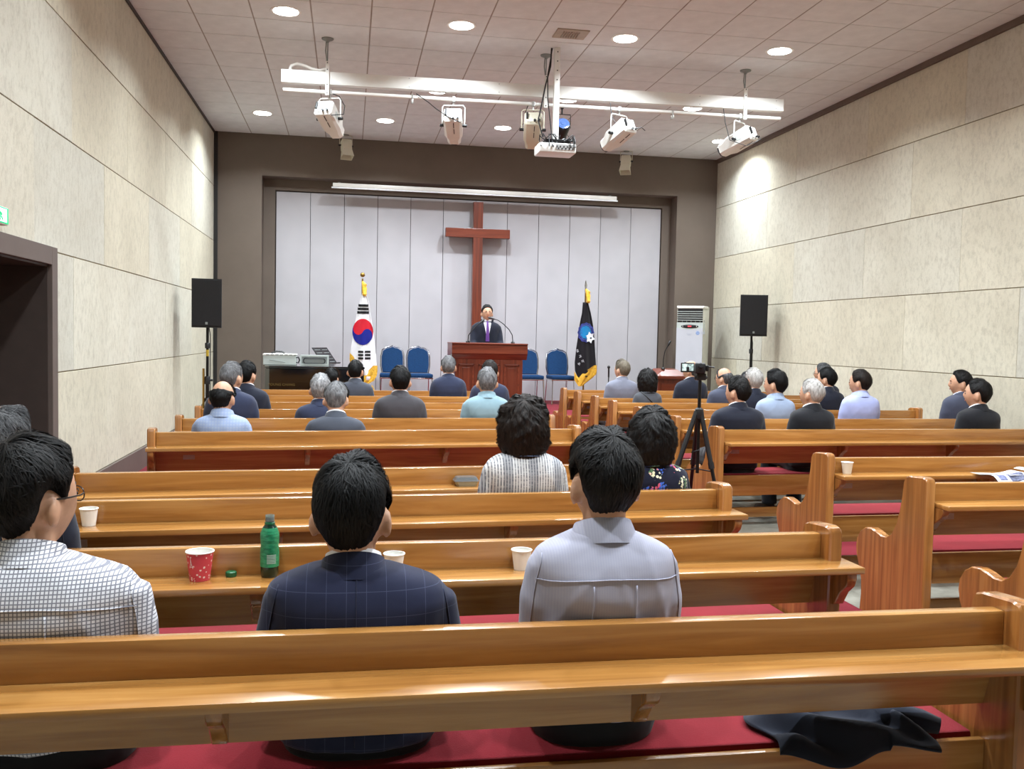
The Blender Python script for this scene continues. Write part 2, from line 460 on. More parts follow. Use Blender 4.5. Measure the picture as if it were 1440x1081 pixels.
# ceiling with its tiles
ce = struct(MB().box(XL-.2, XR+.2, YF-.2, YB+.4, ZC+.0035, ZC+.12).obj('ceiling', GRID), 'suspended ceiling of pale square tiles')
TX = [XL]+[-1.57+.585*k for k in range(0, 14) if -1.57+.585*k < XR-.02]+[XR]
TY = [13.47-.612*k for k in range(-3, 9)]; TY = sorted([y for y in TY])
TY = TY+[YB]
cache = {}
for i in range(len(TX)-1):
    for k in range(len(TY)-1):
        key = (round(TX[i+1]-TX[i], 3), round(TY[k+1]-TY[k], 3))
        if key not in cache:
            cache[key] = MB().box(.007, key[0]-.007, .005, key[1]-.005, 0, .014, .002).mesh('ceiling_tile')
        o = new_obj('ceiling_tile', cache[key], TILE, ce); o.location = (TX[i], TY[k], ZC)
b = MB()
yy = TY[0]
while yy > YF:
    y0 = max(YF, yy-.612)
    for i in range(len(TX)-1): b.box(TX[i]+.008, TX[i+1]-.008, y0+.004, yy-.004, ZC, ZC+.014)
    yy -= .612
o = b.obj('far_ceiling_tiles', TILE, ce); o['kind'] = 'stuff'

# ------------------------------------------------------------------ ceiling lamps
LM = emit('lamp_glow', (255, 252, 246), 22.)
def downlight_proto():
    t = thing('ceiling_light', '', 'lamp')
    MB().lathe([(.125, -.004), (.150, -.004), (.152, .004), (.122, .004)], n=28).obj('trim_ring', WHITE, t, SM)
    MB().lathe([(.001, -.0065), (.122, -.0065), (.122, -.002), (.001, -.002)], n=28).obj('glowing_disc', LM, t)
    ld = bpy.data.lights.new('lamp', 'AREA'); ld.shape = 'DISK'; ld.size = .24; ld.energy = DOWNLIGHT_W; ld.color = (.86, .945, 1.); ld.spread = math.radians(140)
    lo = bpy.data.objects.new('lamp', ld); COL.objects.link(lo); lo.parent = t; lo.location = (0, 0, -.012)
    return t
DL = [(x, y) for y in (9.52, 12.1) for x in (-.65, 1.1, 2.84, 4.59)] + [(x, 13.95) for x in (-1.27, .5, 2.27, 4.02, 5.77)]
DL += [(x, y) for y in (6.95, 4.4, 1.85) for x in (-.65, 1.1, 2.84, 4.59)]
dp = downlight_proto(); index_kids(dp)
for i, (x, y) in enumerate(DL):
    o = dp if i == 0 else copy_tree(dp)
    o.location = (x, y, ZC)
    k = {-.65: 0, 1.1: 1, 2.84: 2, 4.59: 3, -1.27: 0, .5: 1, 2.27: 2, 4.02: 3, 5.77: 4}[x]
    if y > 13: o['label'] = 'round recessed downlight by the stage wall, ' + ('in the left stone wall corner', 'in line with the national flag', 'in line with the cross', 'hidden by the angled spotlight', 'in the right stone wall corner')[k]; o['group'] = 'downlights by the stage wall'
    elif y > 12: o['label'] = 'round recessed downlight just beyond the white lighting bar, ' + ('at its conduit end', 'above the square-on spotlight', 'beside the projector', 'near its right stone wall end')[k]; o['group'] = 'downlights beyond the bar'
    elif y > 9: o['label'] = 'round recessed downlight on the audience side of the bar, ' + ('nearest the left stone wall', 'second from the left stone wall', 'beside the ceiling vent', 'nearest the right stone wall')[k]; o['group'] = 'downlights before the bar'
    else: o['label'] = 'round recessed ceiling downlight above the rear pews'; o['group'] = 'downlights over the pews'
# flush vent
t = thing('air_vent', 'square beige ceiling ventilation grille near the projector pole', 'vent', (2.246, 9.5, ZC))
b = MB(); b.box(-.17, .17, -.14, .14, -.012, .002, .004); b.obj('vent_frame', plain('vent_beige', (168, 154, 138), .6), t)
b = MB()
for k in range(7): b.box(-.09+.027*k-.005, -.09+.027*k+.005, -.085, .085, -.02, -.0125)
b.obj('vent_slats', plain('vent_slat', (140, 128, 112), .6), t)

# ------------------------------------------------------------------ stage lighting bar
YT = 10.31
def bz(x, zl, zr, x0=-.743, x1=5.025): return zl + (zr-zl)*(x-x0)/(x1-x0)
rig = thing('lighting_bar', 'long white lighting bar with a pipe below, hung across the ceiling', 'lighting bar', (0, YT, 0))
b = MB(); x0, x1 = -.743, 5.025
b.loft([[(x, y, bz(x, a, c)) for y, a, c in ((-.045, 4.158, 4.207), (.045, 4.158, 4.207), (.045, 4.29, 4.344), (-.045, 4.29, 4.344))] for x in (x0, x0+.01, x1-.01, x1)])
b.obj('cable_trough', WHITE, rig)
MB().tube([(x0+.017, 0, 4.084), (x1-.019, 0, 4.127)], .021, 12).obj('pipe', WHITE, rig, SM)
for x in (-.26, 2.152, 4.539):
    b = MB(); b.box(x-.02, x+.02, -.062, -.045, bz(x, 4.04, 4.08), bz(x, 4.40, 4.44), .003)
    o = b.obj('hanger_strap', WHITE, rig)
    b = MB()
    for zz in (4.06, 4.115, 4.15, 4.33, 4.38): b.lathe([(.006, 0), (.006, .004)], n=8); 
    b = MB()
    for zz in (4.06, 4.15, 4.31, 4.38): b.tube([(x, -.0635, bz(x, zz, zz+.045)), (x, -.068, bz(x, zz, zz+.045))], .006, 8)
    b.obj('bolts', BLACKM, o)
    MB().tube([(x, -.03, bz(x, 4.38, 4.42)), (x+.004, -.03, ZC)], .006, 8).obj('suspension_rod', MGREY, rig)
    MB().lathe([(.012, -.045), (.02, -.03), (.062, -.012), (.066, 0)], (x, -.03, ZC), 18).obj('ceiling_rose', MGREY, rig, SM)
    b = MB(); b.tube([(x-.012, -.03, ZC-.01), (x-.02, -.035, 4.52), (x-.008, -.04, 4.42), (x-.015, -.05, 4.36)], .007, 6); b.obj('power_cable', MGREY, rig, SM)
b = MB(); b.tube([(-.66, -.02, 4.28), (-.64, -.03, 4.335), (-.58, -.03, 4.36), (-.5, -.03, 4.345), (-.42, -.03, 4.315), (-.34, -.03, 4.305), (-.27, -.03, 4.33)], .016, 8); b.obj('flexible_conduit', WHITE, rig, SM)
for x in (.0, .8, 2.0, 3.4, 4.2):
    z = bz(x, 4.22, 4.27)
b = MB()
for x in (.62, 1.62, 2.9, 3.98, 4.93):
    for dz in (-.045, .045): b.tube([(x, -.046, bz(x, 4.225, 4.275)+dz), (x, -.049, bz(x, 4.225, 4.275)+dz)], .005, 6)
b.obj('screw_heads', MGREY, rig)
for x in (.66, 3.665):
    b = MB(); z = bz(x, 4.09, 4.12)
    b.tube([(x, -.03, z-.03), (x, -.026, z+.02), (x, 0, z+.03), (x, .026, z+.02), (x, .026, z-.03)], .007, 6); b.box(x-.01, x+.01, -.03, .03, z-.075, z-.03, .003)
    b.obj('spare_clamp', ZINC, rig, SM)

VENTK = plain('vent_dark', (24, 24, 24), .6)
def spotlight_fixture(x, dirv, label, cable, hx=0., mat=WHITE, power=STAGE_W, L=.42, aim=None):
    zp = bz(x, 4.084, 4.127)
    t = thing('stage_spotlight', label, 'spotlight', (x, YT, zp), 0., 'profile spotlights on the lighting bar')
    d = Vector(dirv).normalized(); right = d.cross(Vector((0, 0, 1))).normalized(); up = right.cross(d)
    R = Matrix((right, d, up)).transposed().to_4x4(); piv = Vector((0, 0, -.285))
    T = Matrix.Translation(piv) @ R
    # housing: octagon-ish tapered body, rear face towards the audience
    def ring(y, wx, z0, z1, c=.03):
        return [(wx-c, y, z0), (wx, y, z0+c), (wx, y, z1-c), (wx-c, y, z1), (-wx+c, y, z1), (-wx, y, z1-c), (-wx, y, z0+c), (-wx+c, y, z0)]
    b = MB(); b.loft([ring(-.19, .088, -.075, .08, .014), ring(-.175, .1, -.088, .092, .02), ring(.10, .1, -.09, .092, .03), ring(.17, .078, -.075, .075, .03), ring(.24, .074, -.07, .07, .028)]); b.xf(T)
    h = b.obj('housing', mat, t, math.radians(25))
    MB().box(-.078, .078, -.200, -.188, -.068, .074, .006).xf(T).obj('rear_plate', mat, h)
    b = MB(); b.box(-.082, -.06, -.222, -.198, -.03, .055, .006); b.xf(T); b.obj('handle', BLACK, h)
    b = MB(); b.tube([(.012, -.2, -.055), (.012, -.222, -.058)], .013, 10); b.tube([(.06, -.2, -.05), (.06, -.224, -.054)], .013, 10); b.xf(T); b.obj('focus_knobs', BLACK, h, SM)
    b = MB(); b.box(.008, .016, -.15, -.07, -.0925, -.085); b.box(.008, .016, -.05, .03, -.0925, -.085); b.xf(T); b.obj('cooling_slots', VENTK, h)
    b = MB(); b.box(.098, .1025, -.09, -.02, -.03, .03); b.box(-.1025, -.098, -.09, -.02, -.03, .03); b.xf(T); b.obj('side_vents', LGREY, h)
    b = MB(); b.tube([tuple(T @ Vector((0, y, 0))) for y in (.235, .262)], .066, 16); b.obj('lens', plain('lens_glass', (60, 62, 70), .08), h, SM)
    # yoke
    wy = .125
    ends = [piv + right*wy, piv - right*wy]
    b = MB(); b.tube([ends[0], Vector((right.x*wy, right.y*wy, -.085)), Vector((right.x*(wy-.02), right.y*(wy-.02), -.065)), Vector((-right.x*(wy-.02), -right.y*(wy-.02), -.065)), Vector((-right.x*wy, -right.y*wy, -.085)), ends[1]], .0075, 8)
    b.obj('yoke', mat, t, SM)
    for e, sgn in ((ends[0], 1), (ends[1], -1)):
        MB().tube([e - right*sgn*.03, e + right*sgn*.025], .017, 10).obj('tilt_knob', BLACK, t, SM)
    b = MB(); b.tube([(0, 0, -.07), (0, 0, -.02)], .010, 8); b.box(-.018, .018, -.03, .03, -.028, .026, .005); b.obj('hook_clamp', ZINC, t)
    if cable:
        MB().tube(cable, .005, 6).obj('cable', BLACK, t, SM)
    if power:
        ld = bpy.data.lights.new('beam', 'SPOT'); ld.energy = power; ld.spot_size = math.radians(52); ld.spot_blend = .9; ld.shadow_soft_size = .05; ld.color = (.92, .96, 1.)
        lo = bpy.data.objects.new('beam', ld); COL.objects.link(lo); lo.parent = t
        lo.location = T @ Vector((0, .30, 0)); lo.rotation_euler = (Vector(aim) if aim else d).to_track_quat('-Z', 'Y').to_euler()
    return t
spotlight_fixture(-.23, (.42, 1, -.55), 'white stage spotlight hung beside the white flexible conduit end of the bar', [(.02, 0, -.01), (.1, -.05, -.05), (.16, -.1, -.16), (.15, -.15, -.26), (.02, -.2, -.29)])
spotlight_fixture(1.12, (.18, 1, -.5), 'white stage spotlight squarely facing the stage beside an empty pipe clamp', [(-.42, -.03, .03), (-.3, -.05, -.05), (-.2, -.1, -.14), (-.08, -.2, -.24), (.05, -.24, -.30)])
spotlight_fixture(3.03, (-.5, 1, -.5), 'white stage spotlight to the lens side of the projector, angled towards the cross', [(-.12, -.03, .06), (-.1, -.05, -.1), (-.05, -.08, -.2), (.1, -.2, -.26), (.2, -.22, -.24), (.25, -.2, -.27)])
spotlight_fixture(4.5, (-.75, 1, -.5), 'white stage spotlight beside the right stone wall with a looping black cable', [(-.22, -.03, .07), (-.2, -.05, -.1), (-.15, -.08, -.3), (0., -.2, -.38), (.1, -.25, -.34), (.17, -.22, -.3)])
spotlight_fixture(2.02, (.15, 1, -.6), 'cream spotlight with a wide yoke hanging behind the projector', [(-.06, 0, -.02), (-.1, -.04, -.12), (-.09, -.08, -.25), (0., -.2, -.22)], mat=CREAM)
# blue par lamp
t = thing('blue_spotlight', 'small blue lensed spotlight behind the projector pole', 'spotlight', (2.36, YT+.02, bz(2.36, 4.084, 4.127)))
b = MB(); b.tube([(0, 0, -.01), (0, 0, -.09)], .009, 8); b.box(-.016, .016, -.02, .02, -.03, .02, .004); b.obj('hook_clamp', BLACKM, t)
b = MB(); b.tube([(-.1, 0, -.24), (-.1, 0, -.09), (.1, 0, -.09), (.1, 0, -.24)], .006, 6); b.obj('yoke', BLACKM, t)
b = MB(); b.lathe([(.02, -.12), (.08, -.1), (.09, .06), (.075, .09)], n=18); b.xf(Matrix.Translation((0, 0, -.25)) @ Matrix.Rotation(math.radians(62), 4, 'X')); b.obj('housing', BLACKM, t, SM)
b = MB(); b.lathe([(.001, .102), (.03, .1), (.032, .096), (.05, .098), (.055, .094), (.073, .092), (.073, .085)], n=18); b.xf(Matrix.Translation((0, 0, -.25)) @ Matrix.Rotation(math.radians(62), 4, 'X')); b.obj('blue_lens', plain('blue_glass', (70, 96, 150), .2), t, SM)
# projector on its pole
t = thing('projector', 'white ceiling projector with cables on a white pole', 'projector', (2.215, 10.0, 3.55))
b = MB(); b.box(-.205, .205, -.15, .15, -.06, .045, .018); b.obj('case', WHITE, t, SM)
b = MB(); b.box(-.02, .19, -.153, -.149, -.03, .03); b.obj('connector_panel', plain('conn_panel', (150, 150, 148), .5), t)
b = MB()
for k in range(9): b.box(.0+.02*k, .012+.02*k, -.156, -.152, -.022+.02*(k % 2), -.008+.02*(k % 2))
b.obj('sockets', BLACK, t)
b = MB(); b.box(-.13, .14, -.12, .1, .045, .09, .01); b.obj('mount_plate', BLACKM, t)
b = MB()
for q in range(12):
    a0 = RNG.uniform(-.17, .17, 2); p = [(a0[0], -.1, .06)]
    for s_ in range(4): p.append((p[-1][0]+RNG.uniform(-.09, .09), RNG.uniform(-.16, -.02), RNG.uniform(.05, .15)))
    p = [(max(-.19, min(.19, x)), y, z) for x, y, z in p]; p.append((p[-1][0], -.16, .0))
    b.tube(p, .006, 5)
b.obj('cable_tangle', BLACK, t, SM)
b = MB(); b.box(-.03, .03, -.03, .03, .08, 1.1, .004); b.obj('pole', WHITE, t)
b = MB()
for zz in (.75, .85, .95, 1.05): b.tube([(0, -.031, zz), (0, -.034, zz)], .007, 8)
b.obj('pole_bolts', BLACKM, t)
b = MB(); b.tube([(-.06, .02, 1.1), (-.07, 0, .9), (-.12, 0, .7), (-.16, -.02, .5), (-.2, -.02, .3), (-.15, -.05, .12)], .008, 6); b.tube([(-.05, .02, 1.1), (-.1, 0, .8), (-.09, .02, .55), (-.06, 0, .3), (-.05, -.05, .12)], .006, 6); b.obj('hanging_cables', BLACK, t, SM)
# two small beige spot lamps by the stage wall
def wall_spot(p, rz, label):
    t = thing('wall_spotlight', label, 'spotlight', p, rz)
    b = MB(); b.box(-.08, .08, -.06, .08, -.20, -.03, .02); b.xf(Matrix.Translation((0, 0, -.05)) @ Matrix.Rotation(math.radians(-18), 4, 'X')); b.obj('housing', CREAM, t, SM)
    b = MB()
    b.loft([[(-.07, -.05, -.18), (.07, -.05, -.18), (.07, .06, -.18), (-.07, .06, -.18)], [(-.09, -.08, -.33), (.09, -.08, -.33), (.09, .09, -.33), (-.09, .09, -.33)]], cap=False)
    b.xf(Matrix.Translation((0, 0, -.05)) @ Matrix.Rotation(math.radians(-18), 4, 'X')); b.obj('barn_doors', CREAM, t)
    b = MB(); b.tube([(-.1, 0, -.16), (-.1, 0, 0), (.1, 0, 0), (.1, 0, -.16)], .007, 6); b.obj('yoke', CREAM, t)
    b = MB(); b.tube([(-.12, 0, -.16), (-.08, 0, -.16)], .016, 8); b.tube([(.12, 0, -.16), (.08, 0, -.16)], .016, 8); b.obj('tilt_knobs', BLACK, t)
    MB().lathe([(.05, 0), (.05, .012)], n=14).obj('ceiling_plate', MGREY, t)
wall_spot((-.08, 15.1, ZC-.012), .25, 'small beige barn-door spotlight on the stage wall, nearer the national flag')
wall_spot((4.58, 15.1, ZC-.012), -.45, 'small beige barn-door spotlight on the stage wall, nearer the air conditioner')

# ------------------------------------------------------------------ stage
ST = .38
b = MB(); b.prism([(.35, 12.72), (4.4, 12.72), (4.4, YP+.04), (-.35, YP+.04), (-.35, 13.85), (.35, 13.85)], 'z', 0, ST)
struct(b.obj('stage_platform', CARPET), 'low red carpeted stage platform')
# screen housing
s0, s1 = at(468, 258.5, 15.32), at(867, 280.5, 15.32)
t = thing('projection_screen', 'long white rolled projection screen housing along the recess top', 'screen', ((s0.x+s1.x)/2, 15.34, (s0.z+s1.z)/2))
hw = (s1.x-s0.x)/2
MB().box(-hw, hw, -.04, .05, -.03, .035, .012).obj('screen_case', WHITE, t, SM)
MB().box(-hw-.02, hw+.02, -.035, -.005, -.052, -.030, .005).obj('bottom_bar', plain('screen_bar', (235, 240, 245), .3), t)
for x in (-hw+.1, hw-.1): MB().box(x-.02, x+.02, .03, .07, .0, .06).obj('bracket', MGREY, t)
# cross
t = thing('wooden_cross', 'large reddish brown wooden cross on the stage wall', 'cross', (2.128, 15.52, 0))
b = MB(); b.box(-.08, .08, -.08, .06, 1.0, 3.735, .004); b.obj('upright_beam', CHERRY_Z, t)
b = MB(); b.box(-.545, .545, -.082, .058, 3.14, 3.29, .004); b.obj('cross_beam', CHERRY_X, t)
b = MB(); b.tube([(0, .05, 3.742), (0, .175, 3.742)], .012, 8); b.tube([(0, .05, 1.2), (0, .175, 1.2)], .02, 8); b.obj('wall_fixing', ZINC, t)

# pulpit
PY = 13.0
t = thing('pulpit', 'wide reddish wooden pulpit with panelled front on the stage', 'pulpit', (1.985, PY, ST))
b = MB(); b.box(-.49, .49, .0, .52, .0, .83, .004); b.obj('body', CHERRY_Z, t)
b = MB(); b.prism([(-.07, .99), (-.07, .855), (-.055, .84), (-.02, .79), (-.005, .77), (.53, .77), (.53, .99), (.53, .99)], 'x', -.545, .545); b.obj('cornice', CHERRY_X, t)
MB().box(-.548, .548, -.09, .55, .985, 1.005, .006).obj('top_board', CHERRY_X, t)
MB().box(-.52, .52, -.03, .55, .0, .08, .006).obj('plinth', CHERRY_X, t)
for x0, x1 in ((-.44, -.22), (-.15, .15), (.22, .44)):
    b = MB(); z0, z1 = .12, .70
    for (a, c, d, e) in ((x0, x1, z0, z0+.022), (x0, x1, z1-.022, z1), (x0, x0+.022, z0, z1), (x1-.022, x1, z0, z1)): b.box(a, c, -.014, .001, d, e, .004)
    o = b.obj('panel_moulding', CHERRY_X, t)
    MB().box(x0+.05, x1-.05, -.008, .001, z0+.05, z1-.05, .004).obj('raised_panel', CHERRY_Z, o)
b = MB(); b.tube([(-.5, -.02, .9), (-.565, -.05, .8), (-.59, -.04, .68), (-.56, .0, .55), (-.54, .02, .3)], .008, 6); b.obj('microphone_cable', MGREY, t, SM)
def gooseneck(label, base, pts):
    t = thing('gooseneck_microphone', label, 'microphone', base)
    MB().lathe([(.03, 0), (.03, .012), (.012, .03), (.006, .04)], n=14).obj('base', BLACKM, t, SM)
    MB().tube(pts, .0065, 8).obj('stem', BLACKM, t, SM)
    p, q = Vector(pts[-1]), Vector(pts[-2]); d = (p-q).normalized()
    b = MB(); b.tube([p-d*.01, p+d*.02, p+d*.07, p+d*.085], [.009, .015, .017, .008], 10); b.obj('capsule', BLACK, t, SM)
zt = ST+1.005
gooseneck('gooseneck microphone rising from the purple tie side of the pulpit, bent inwards', (2.36, PY+.2, zt), [(0, 0, .02), (-.01, 0, .12), (-.06, 0, .2), (-.14, .02, .28), (-.22, .04, .335), (-.28, .05, .35)])
gooseneck('gooseneck microphone crossing the dark suit sleeve of the speaker', (1.70, PY+.2, zt), [(0, 0, .02), (.005, 0, .1), (.05, 0, .17), (.12, .02, .24), (.18, .04, .29)])

# blue banquet chairs
def chair_proto():
    t = thing('banquet_chair', '', 'chair')
    def backprof(s):
        return [(-.19*s, .0), (-.215*s, .12), (-.215*s, .28), (-.19*s, .38), (-.11*s, .425), (-.05*s, .432), (0, .452), (.05*s, .432), (.11*s, .425), (.19*s, .38), (.215*s, .28), (.215*s, .12), (.19*s, .0)]
    tilt = Matrix.Translation((0, .17, .47)) @ Matrix.Rotation(math.radians(-9), 4, 'X')
    b = MB(); b.tube([(x*1.03, 0, z) for x, z in backprof(1)], .0125, 8); b.xf(tilt); b.obj('back_frame', CHROME, t, SM)
    b = MB(); pr = [(x*.94, z*.93+.01) for x, z in backprof(1)]
    b.loft([[(x*.96, -.03, z*.98+.005) for x, z in pr], [(x, -.018, z) for x, z in pr], [(x, .014, z) for x, z in pr]]); b.xf(tilt); b.obj('backrest', BLUEF, t, SM)
    b = MB(); b.box(-.225, .225, -.24, .19, .415, .475, .022); b.obj('seat', BLUEF, t, SM)
    b = MB(); b.tube([(-.22, -.22, .405), (.22, -.22, .405), (.22, .19, .405), (-.22, .19, .405), (-.22, -.22, .405)], .011, 8); b.obj('seat_frame', CHROME, t, SM)
    for sx in (-1, 1):
        MB().tube([(sx*.21, -.21, .41), (sx*.225, -.25, .0)], .0115, 8).obj('front_leg', CHROME, t, SM)
        MB().tube([(sx*.2, .18, .47), (sx*.205, .18, .38), (sx*.215, .26, .0)], .0115, 8).obj('rear_leg', CHROME, t, SM)
    return t
cp = chair_proto(); index_kids(cp)
CH = [(552, 532, 'blue fabric banquet chair with chrome frame beside the national flag'), (591, 531, 'blue fabric banquet chair with chrome frame between another chair and the pulpit'),
      (748, 532, 'blue fabric banquet chair half hidden behind the pulpit edge'), (791, 534, 'blue fabric banquet chair with chrome frame beside the black flag')]
for i, (px, py, lab) in enumerate(CH):
    o = cp if i == 0 else copy_tree(cp)
    p = at(px, py, 14.75); o.location = (p.x, 14.95, ST); o['label'] = lab; o['group'] = 'blue chairs on the stage'
    o.rotation_euler.z = random.uniform(-.06, .06); o.scale = (.86, 1, 1)

# flags
def flag_surface(prof, fold, n=26):
    """prof: rows of (z, xl, xr); returns y(x,z) function and mesh"""
    zs = [p[0] for p in prof]
    def lr(z):
        return (np.interp(z, zs[::-1], [p[1] for p in prof][::-1]), np.interp(z, zs[::-1], [p[2] for p in prof][::-1]))
    def yf(x, z):
        a, c = lr(z); u = (x-a)/max(c-a, 1e-4)
        amp = fold*min(1., (c-a)/.25)
        return amp*(math.sin(u*9.+.6)+.4*math.sin(u*17+z*3)) + .10*(abs(u-.5)*2)**2*(c-a)
    return lr, yf
def grid_patch(poly_rows, yf, off, mb):
    rows = []
    for z, a, c in poly_rows:
        rows.append([(a+(c-a)*k/16, yf(a+(c-a)*k/16, z)-off, z) for k in range(17)])
    n = 17; v = [p for r in rows for p in r]; f = []
    for i in range(len(rows)-1):
        for k in range(n-1): f.append((i*n+k, i*n+k+1, (i+1)*n+k+1, (i+1)*n+k))
    mb.add(v, f)
def fan_patch(poly, yf, off, mb, rings=4):
    cx = sum(p[0] for p in poly)/len(poly); cz = sum(p[1] for p in poly)/len(poly)
    v = [(cx, yf(cx, cz)-off, cz)]; f = []; n = len(poly)
    for r in range(1, rings+1):
        for x, z in poly:
            X, Z = cx+(x-cx)*r/rings, cz+(z-cz)*r/rings; v.append((X, yf(X, Z)-off, Z))
    for k in range(n):
        k2 = (k+1) % n; f.append((0, 1+k, 1+k2))
        for r in range(rings-1):
            f.append((1+r*n+k, 1+(r+1)*n+k, 1+(r+1)*n+k2, 1+r*n+k2))
    mb.add(v, f)
YFL = 14.5
def flag_px(rows, Y):                 # photo outline rows (y, xl, xr) to metres on the flag's own plane
    out = []
    for y, a, c in rows:
        p, q = at(a, y, Y), at(c, y, Y); out.append(((p.z+q.z)/2, p.x, q.x))
    return out
def flag(label, rows, mat, fringe_rows, fold, finial, pole_px):
    prof = flag_px(rows, YFL); lr, yf = flag_surface(prof, fold)
    bx, top = at(pole_px[0], pole_px[1], YFL).x, at(pole_px[0], pole_px[1], YFL).z
    t = thing('standing_flag', label, 'flag', (bx, YFL, ST))
    org = Vector((bx, YFL, ST))
    def put(mb, name, m, par=t, sm=SM):
        mb.v = [(p[0]-bx, p[1], p[2]-ST) for p in mb.v]
        return mb.obj(name, m, par, sm)
    dense = []
    zz = np.linspace(prof[0][0], prof[-1][0], 40)
    for z in zz: a, c = lr(z); dense.append((z, a, c))
    mb = MB(); grid_patch(dense, yf, 0, mb)
    cl = put(mb, 'cloth', mat, t, PI)
    md = cl.modifiers.new('thickness', 'SOLIDIFY'); md.thickness = .004; md.offset = 1
    mb = MB(); fp = flag_px(fringe_rows, YFL)
    grid_patch(fp, lambda x, z: yf(x, z)+.002*math.sin(x*400), .006, mb); put(mb, 'gold_fringe', plain('gold_fringe', (208, 160, 44), .7, var=.15, scale=40), cl, PI)
    MB().tube([(0, .05, .02), (0, .05, top-ST-.06)], .014, 10).obj('pole', BRASS, t, SM)
    if finial == 'ball': MB().ball((0, .05, top-ST), .038, 14, 10).obj('finial', BRASS, t, SM)
    else: MB().lathe([(.016, -.12), (.02, -.08), (.01, -.06), (.026, 0.), (.002, .09)], (0, .05, top-ST-.05), 10).obj('finial', CHROME, t, SM)
    MB().lathe([(.16, 0), (.165, .02), (.12, .05), (.03, .09), (.02, .14)], (0, .05, 0), 20).obj('base', BRASS, t, SM)
    b = MB()
    zt0 = top-ST-.11
    b.tube([(.0, .03, zt0), (.03, .01, zt0-.05), (.02, -.01, zt0-.12), (.035, -.02, zt0-.2)], [.018, .04, .022, .036], 8); b.tube([(.02, .02, zt0-.02), (.05, 0, zt0-.1), (.03, -.015, zt0-.22)], [.012, .02, .03], 8)
    b.obj('gold_tassel_bow', plain('gold_satin', (216, 165, 40), .5, var=.15, scale=30), t, SM)
    return t, put, yf, lr, cl
# national flag
rowsK = [(411, 510, 514), (425, 506, 519), (440, 502, 521), (460, 498, 524), (480, 495, 527), (500, 492, 529), (515, 494, 530), (532, 505, 529), (540, 508, 516)]
t, put, yf, lr, cl = flag('white national flag with red and blue circle, gold fringe, on a stand', rowsK, cloth('flag_white', (228, 228, 232)),
                      [(y, a, a+c) for y, a, c in ((497, 492, 1), (504, 492, 5), (510, 493, 8), (516, 496, 13))] if 0 else [(514, 525, 531), (521, 518, 531), (528, 511, 530), (535, 506, 526), (541, 508, 516)], .02, 'ball', (510, 386))
def Q(px, py): p = at(px, py, YFL); return (p.x, p.z)
def ell(cx, cy, rx, ry, a0, a1, n=22, rot=0.):
    out = []
    for k in range(n+1):
        a = a0+(a1-a0)*k/n; x, y = rx*math.cos(a), ry*math.sin(a)
        out.append((cx+x*math.cos(rot)-y*math.sin(rot), cy+x*math.sin(rot)+y*math.cos(rot)))
    return out
ECX, ECY, ERX, ERY, ROT = 510.2, 466.5, 14.8, 18.5, math.radians(33)
def taeguk(red):
    # S-curve through the centre along the ROT axis, in photo-plane pixels (y down)
    P = []
    def tr(u, v): return (ECX+ERX*(u*math.cos(ROT)-v*math.sin(ROT)), ECY+ERY*(u*math.sin(ROT)+v*math.cos(ROT)))
    if red: outer = [(math.cos(a), math.sin(a)) for a in np.linspace(PI, 2*PI, 26)]
    else: outer = [(math.cos(a), math.sin(a)) for a in np.linspace(PI, 0, 26)]
    s_curve = [(.5+.5*math.cos(a), -.5*math.sin(a)) for a in np.linspace(0, PI, 14)] + [(-.5+.5*math.cos(a), .5*math.sin(a)) for a in np.linspace(0, PI, 14)]
    return [tr(u, v) for u, v in outer], [tr(u, v) for u, v in s_curve]
def strip_fill(A, B, off, name, mat):
    # A and B run between the same end points; fill between them
    n = 20
    def rs(L):
        L = np.array(L); d = np.r_[0, np.cumsum(np.hypot(*np.diff(L, axis=0).T))]; u = np.linspace(0, d[-1], n)
        return np.c_[np.interp(u, d, L[:, 0]), np.interp(u, d, L[:, 1])]
    a, c = rs(A), rs(B); v = []; f = []; m = 8
    for i in range(n):
        for k in range(m+1):
            q = a[i]+(c[i]-a[i])*k/m; x, z = Q(*q); v.append((x, yf(x, z)-off, z))
    for i in range(n-1):
        for k in range(m): f.append((i*(m+1)+k, i*(m+1)+k+1, (i+1)*(m+1)+k+1, (i+1)*(m+1)+k))
    mb = MB(); mb.add(v, f); return put(mb, name, mat, cl, PI)
o1, sc = taeguk(True); strip_fill(o1, sc[::-1], .008, 'red_half_disc', cloth('flag_red', (196, 30, 46)))
o2, sc = taeguk(False); strip_fill(o2, sc[::-1], .008, 'blue_half_disc', cloth('flag_blue', (22, 30, 128)))
for (ya, yb, segs) in ((427.5, 431, ((504, 518),)), (432.3, 435.8, ((503, 518.5),)), (437.2, 440.7, ((502.3, 518.8),)),
                       (493, 495.8, ((503.5, 511), (513, 521))), (497.6, 500.4, ((503.5, 511), (513, 521))), (502.2, 505, ((503.5, 511), (513, 521)))):
    mb = MB()
    for xa, xb in segs:
        rows = []
        for y in np.linspace(ya, yb, 4): p, q = Q(xa, y), Q(xb, y); rows.append((p[1], p[0], q[0]))
        grid_patch(rows, yf, .008, mb)
    put(mb, 'trigram_bar', cloth('flag_black', (18, 18, 20)), cl, PI)
mb = MB(); fan_patch([Q(*p) for p in ((492, 496), (497, 501), (500.5, 508), (497, 512), (493, 514), (491.5, 505))], yf, .006, mb); put(mb, 'gold_fringe', MATS['gold_fringe'], cl, PI)
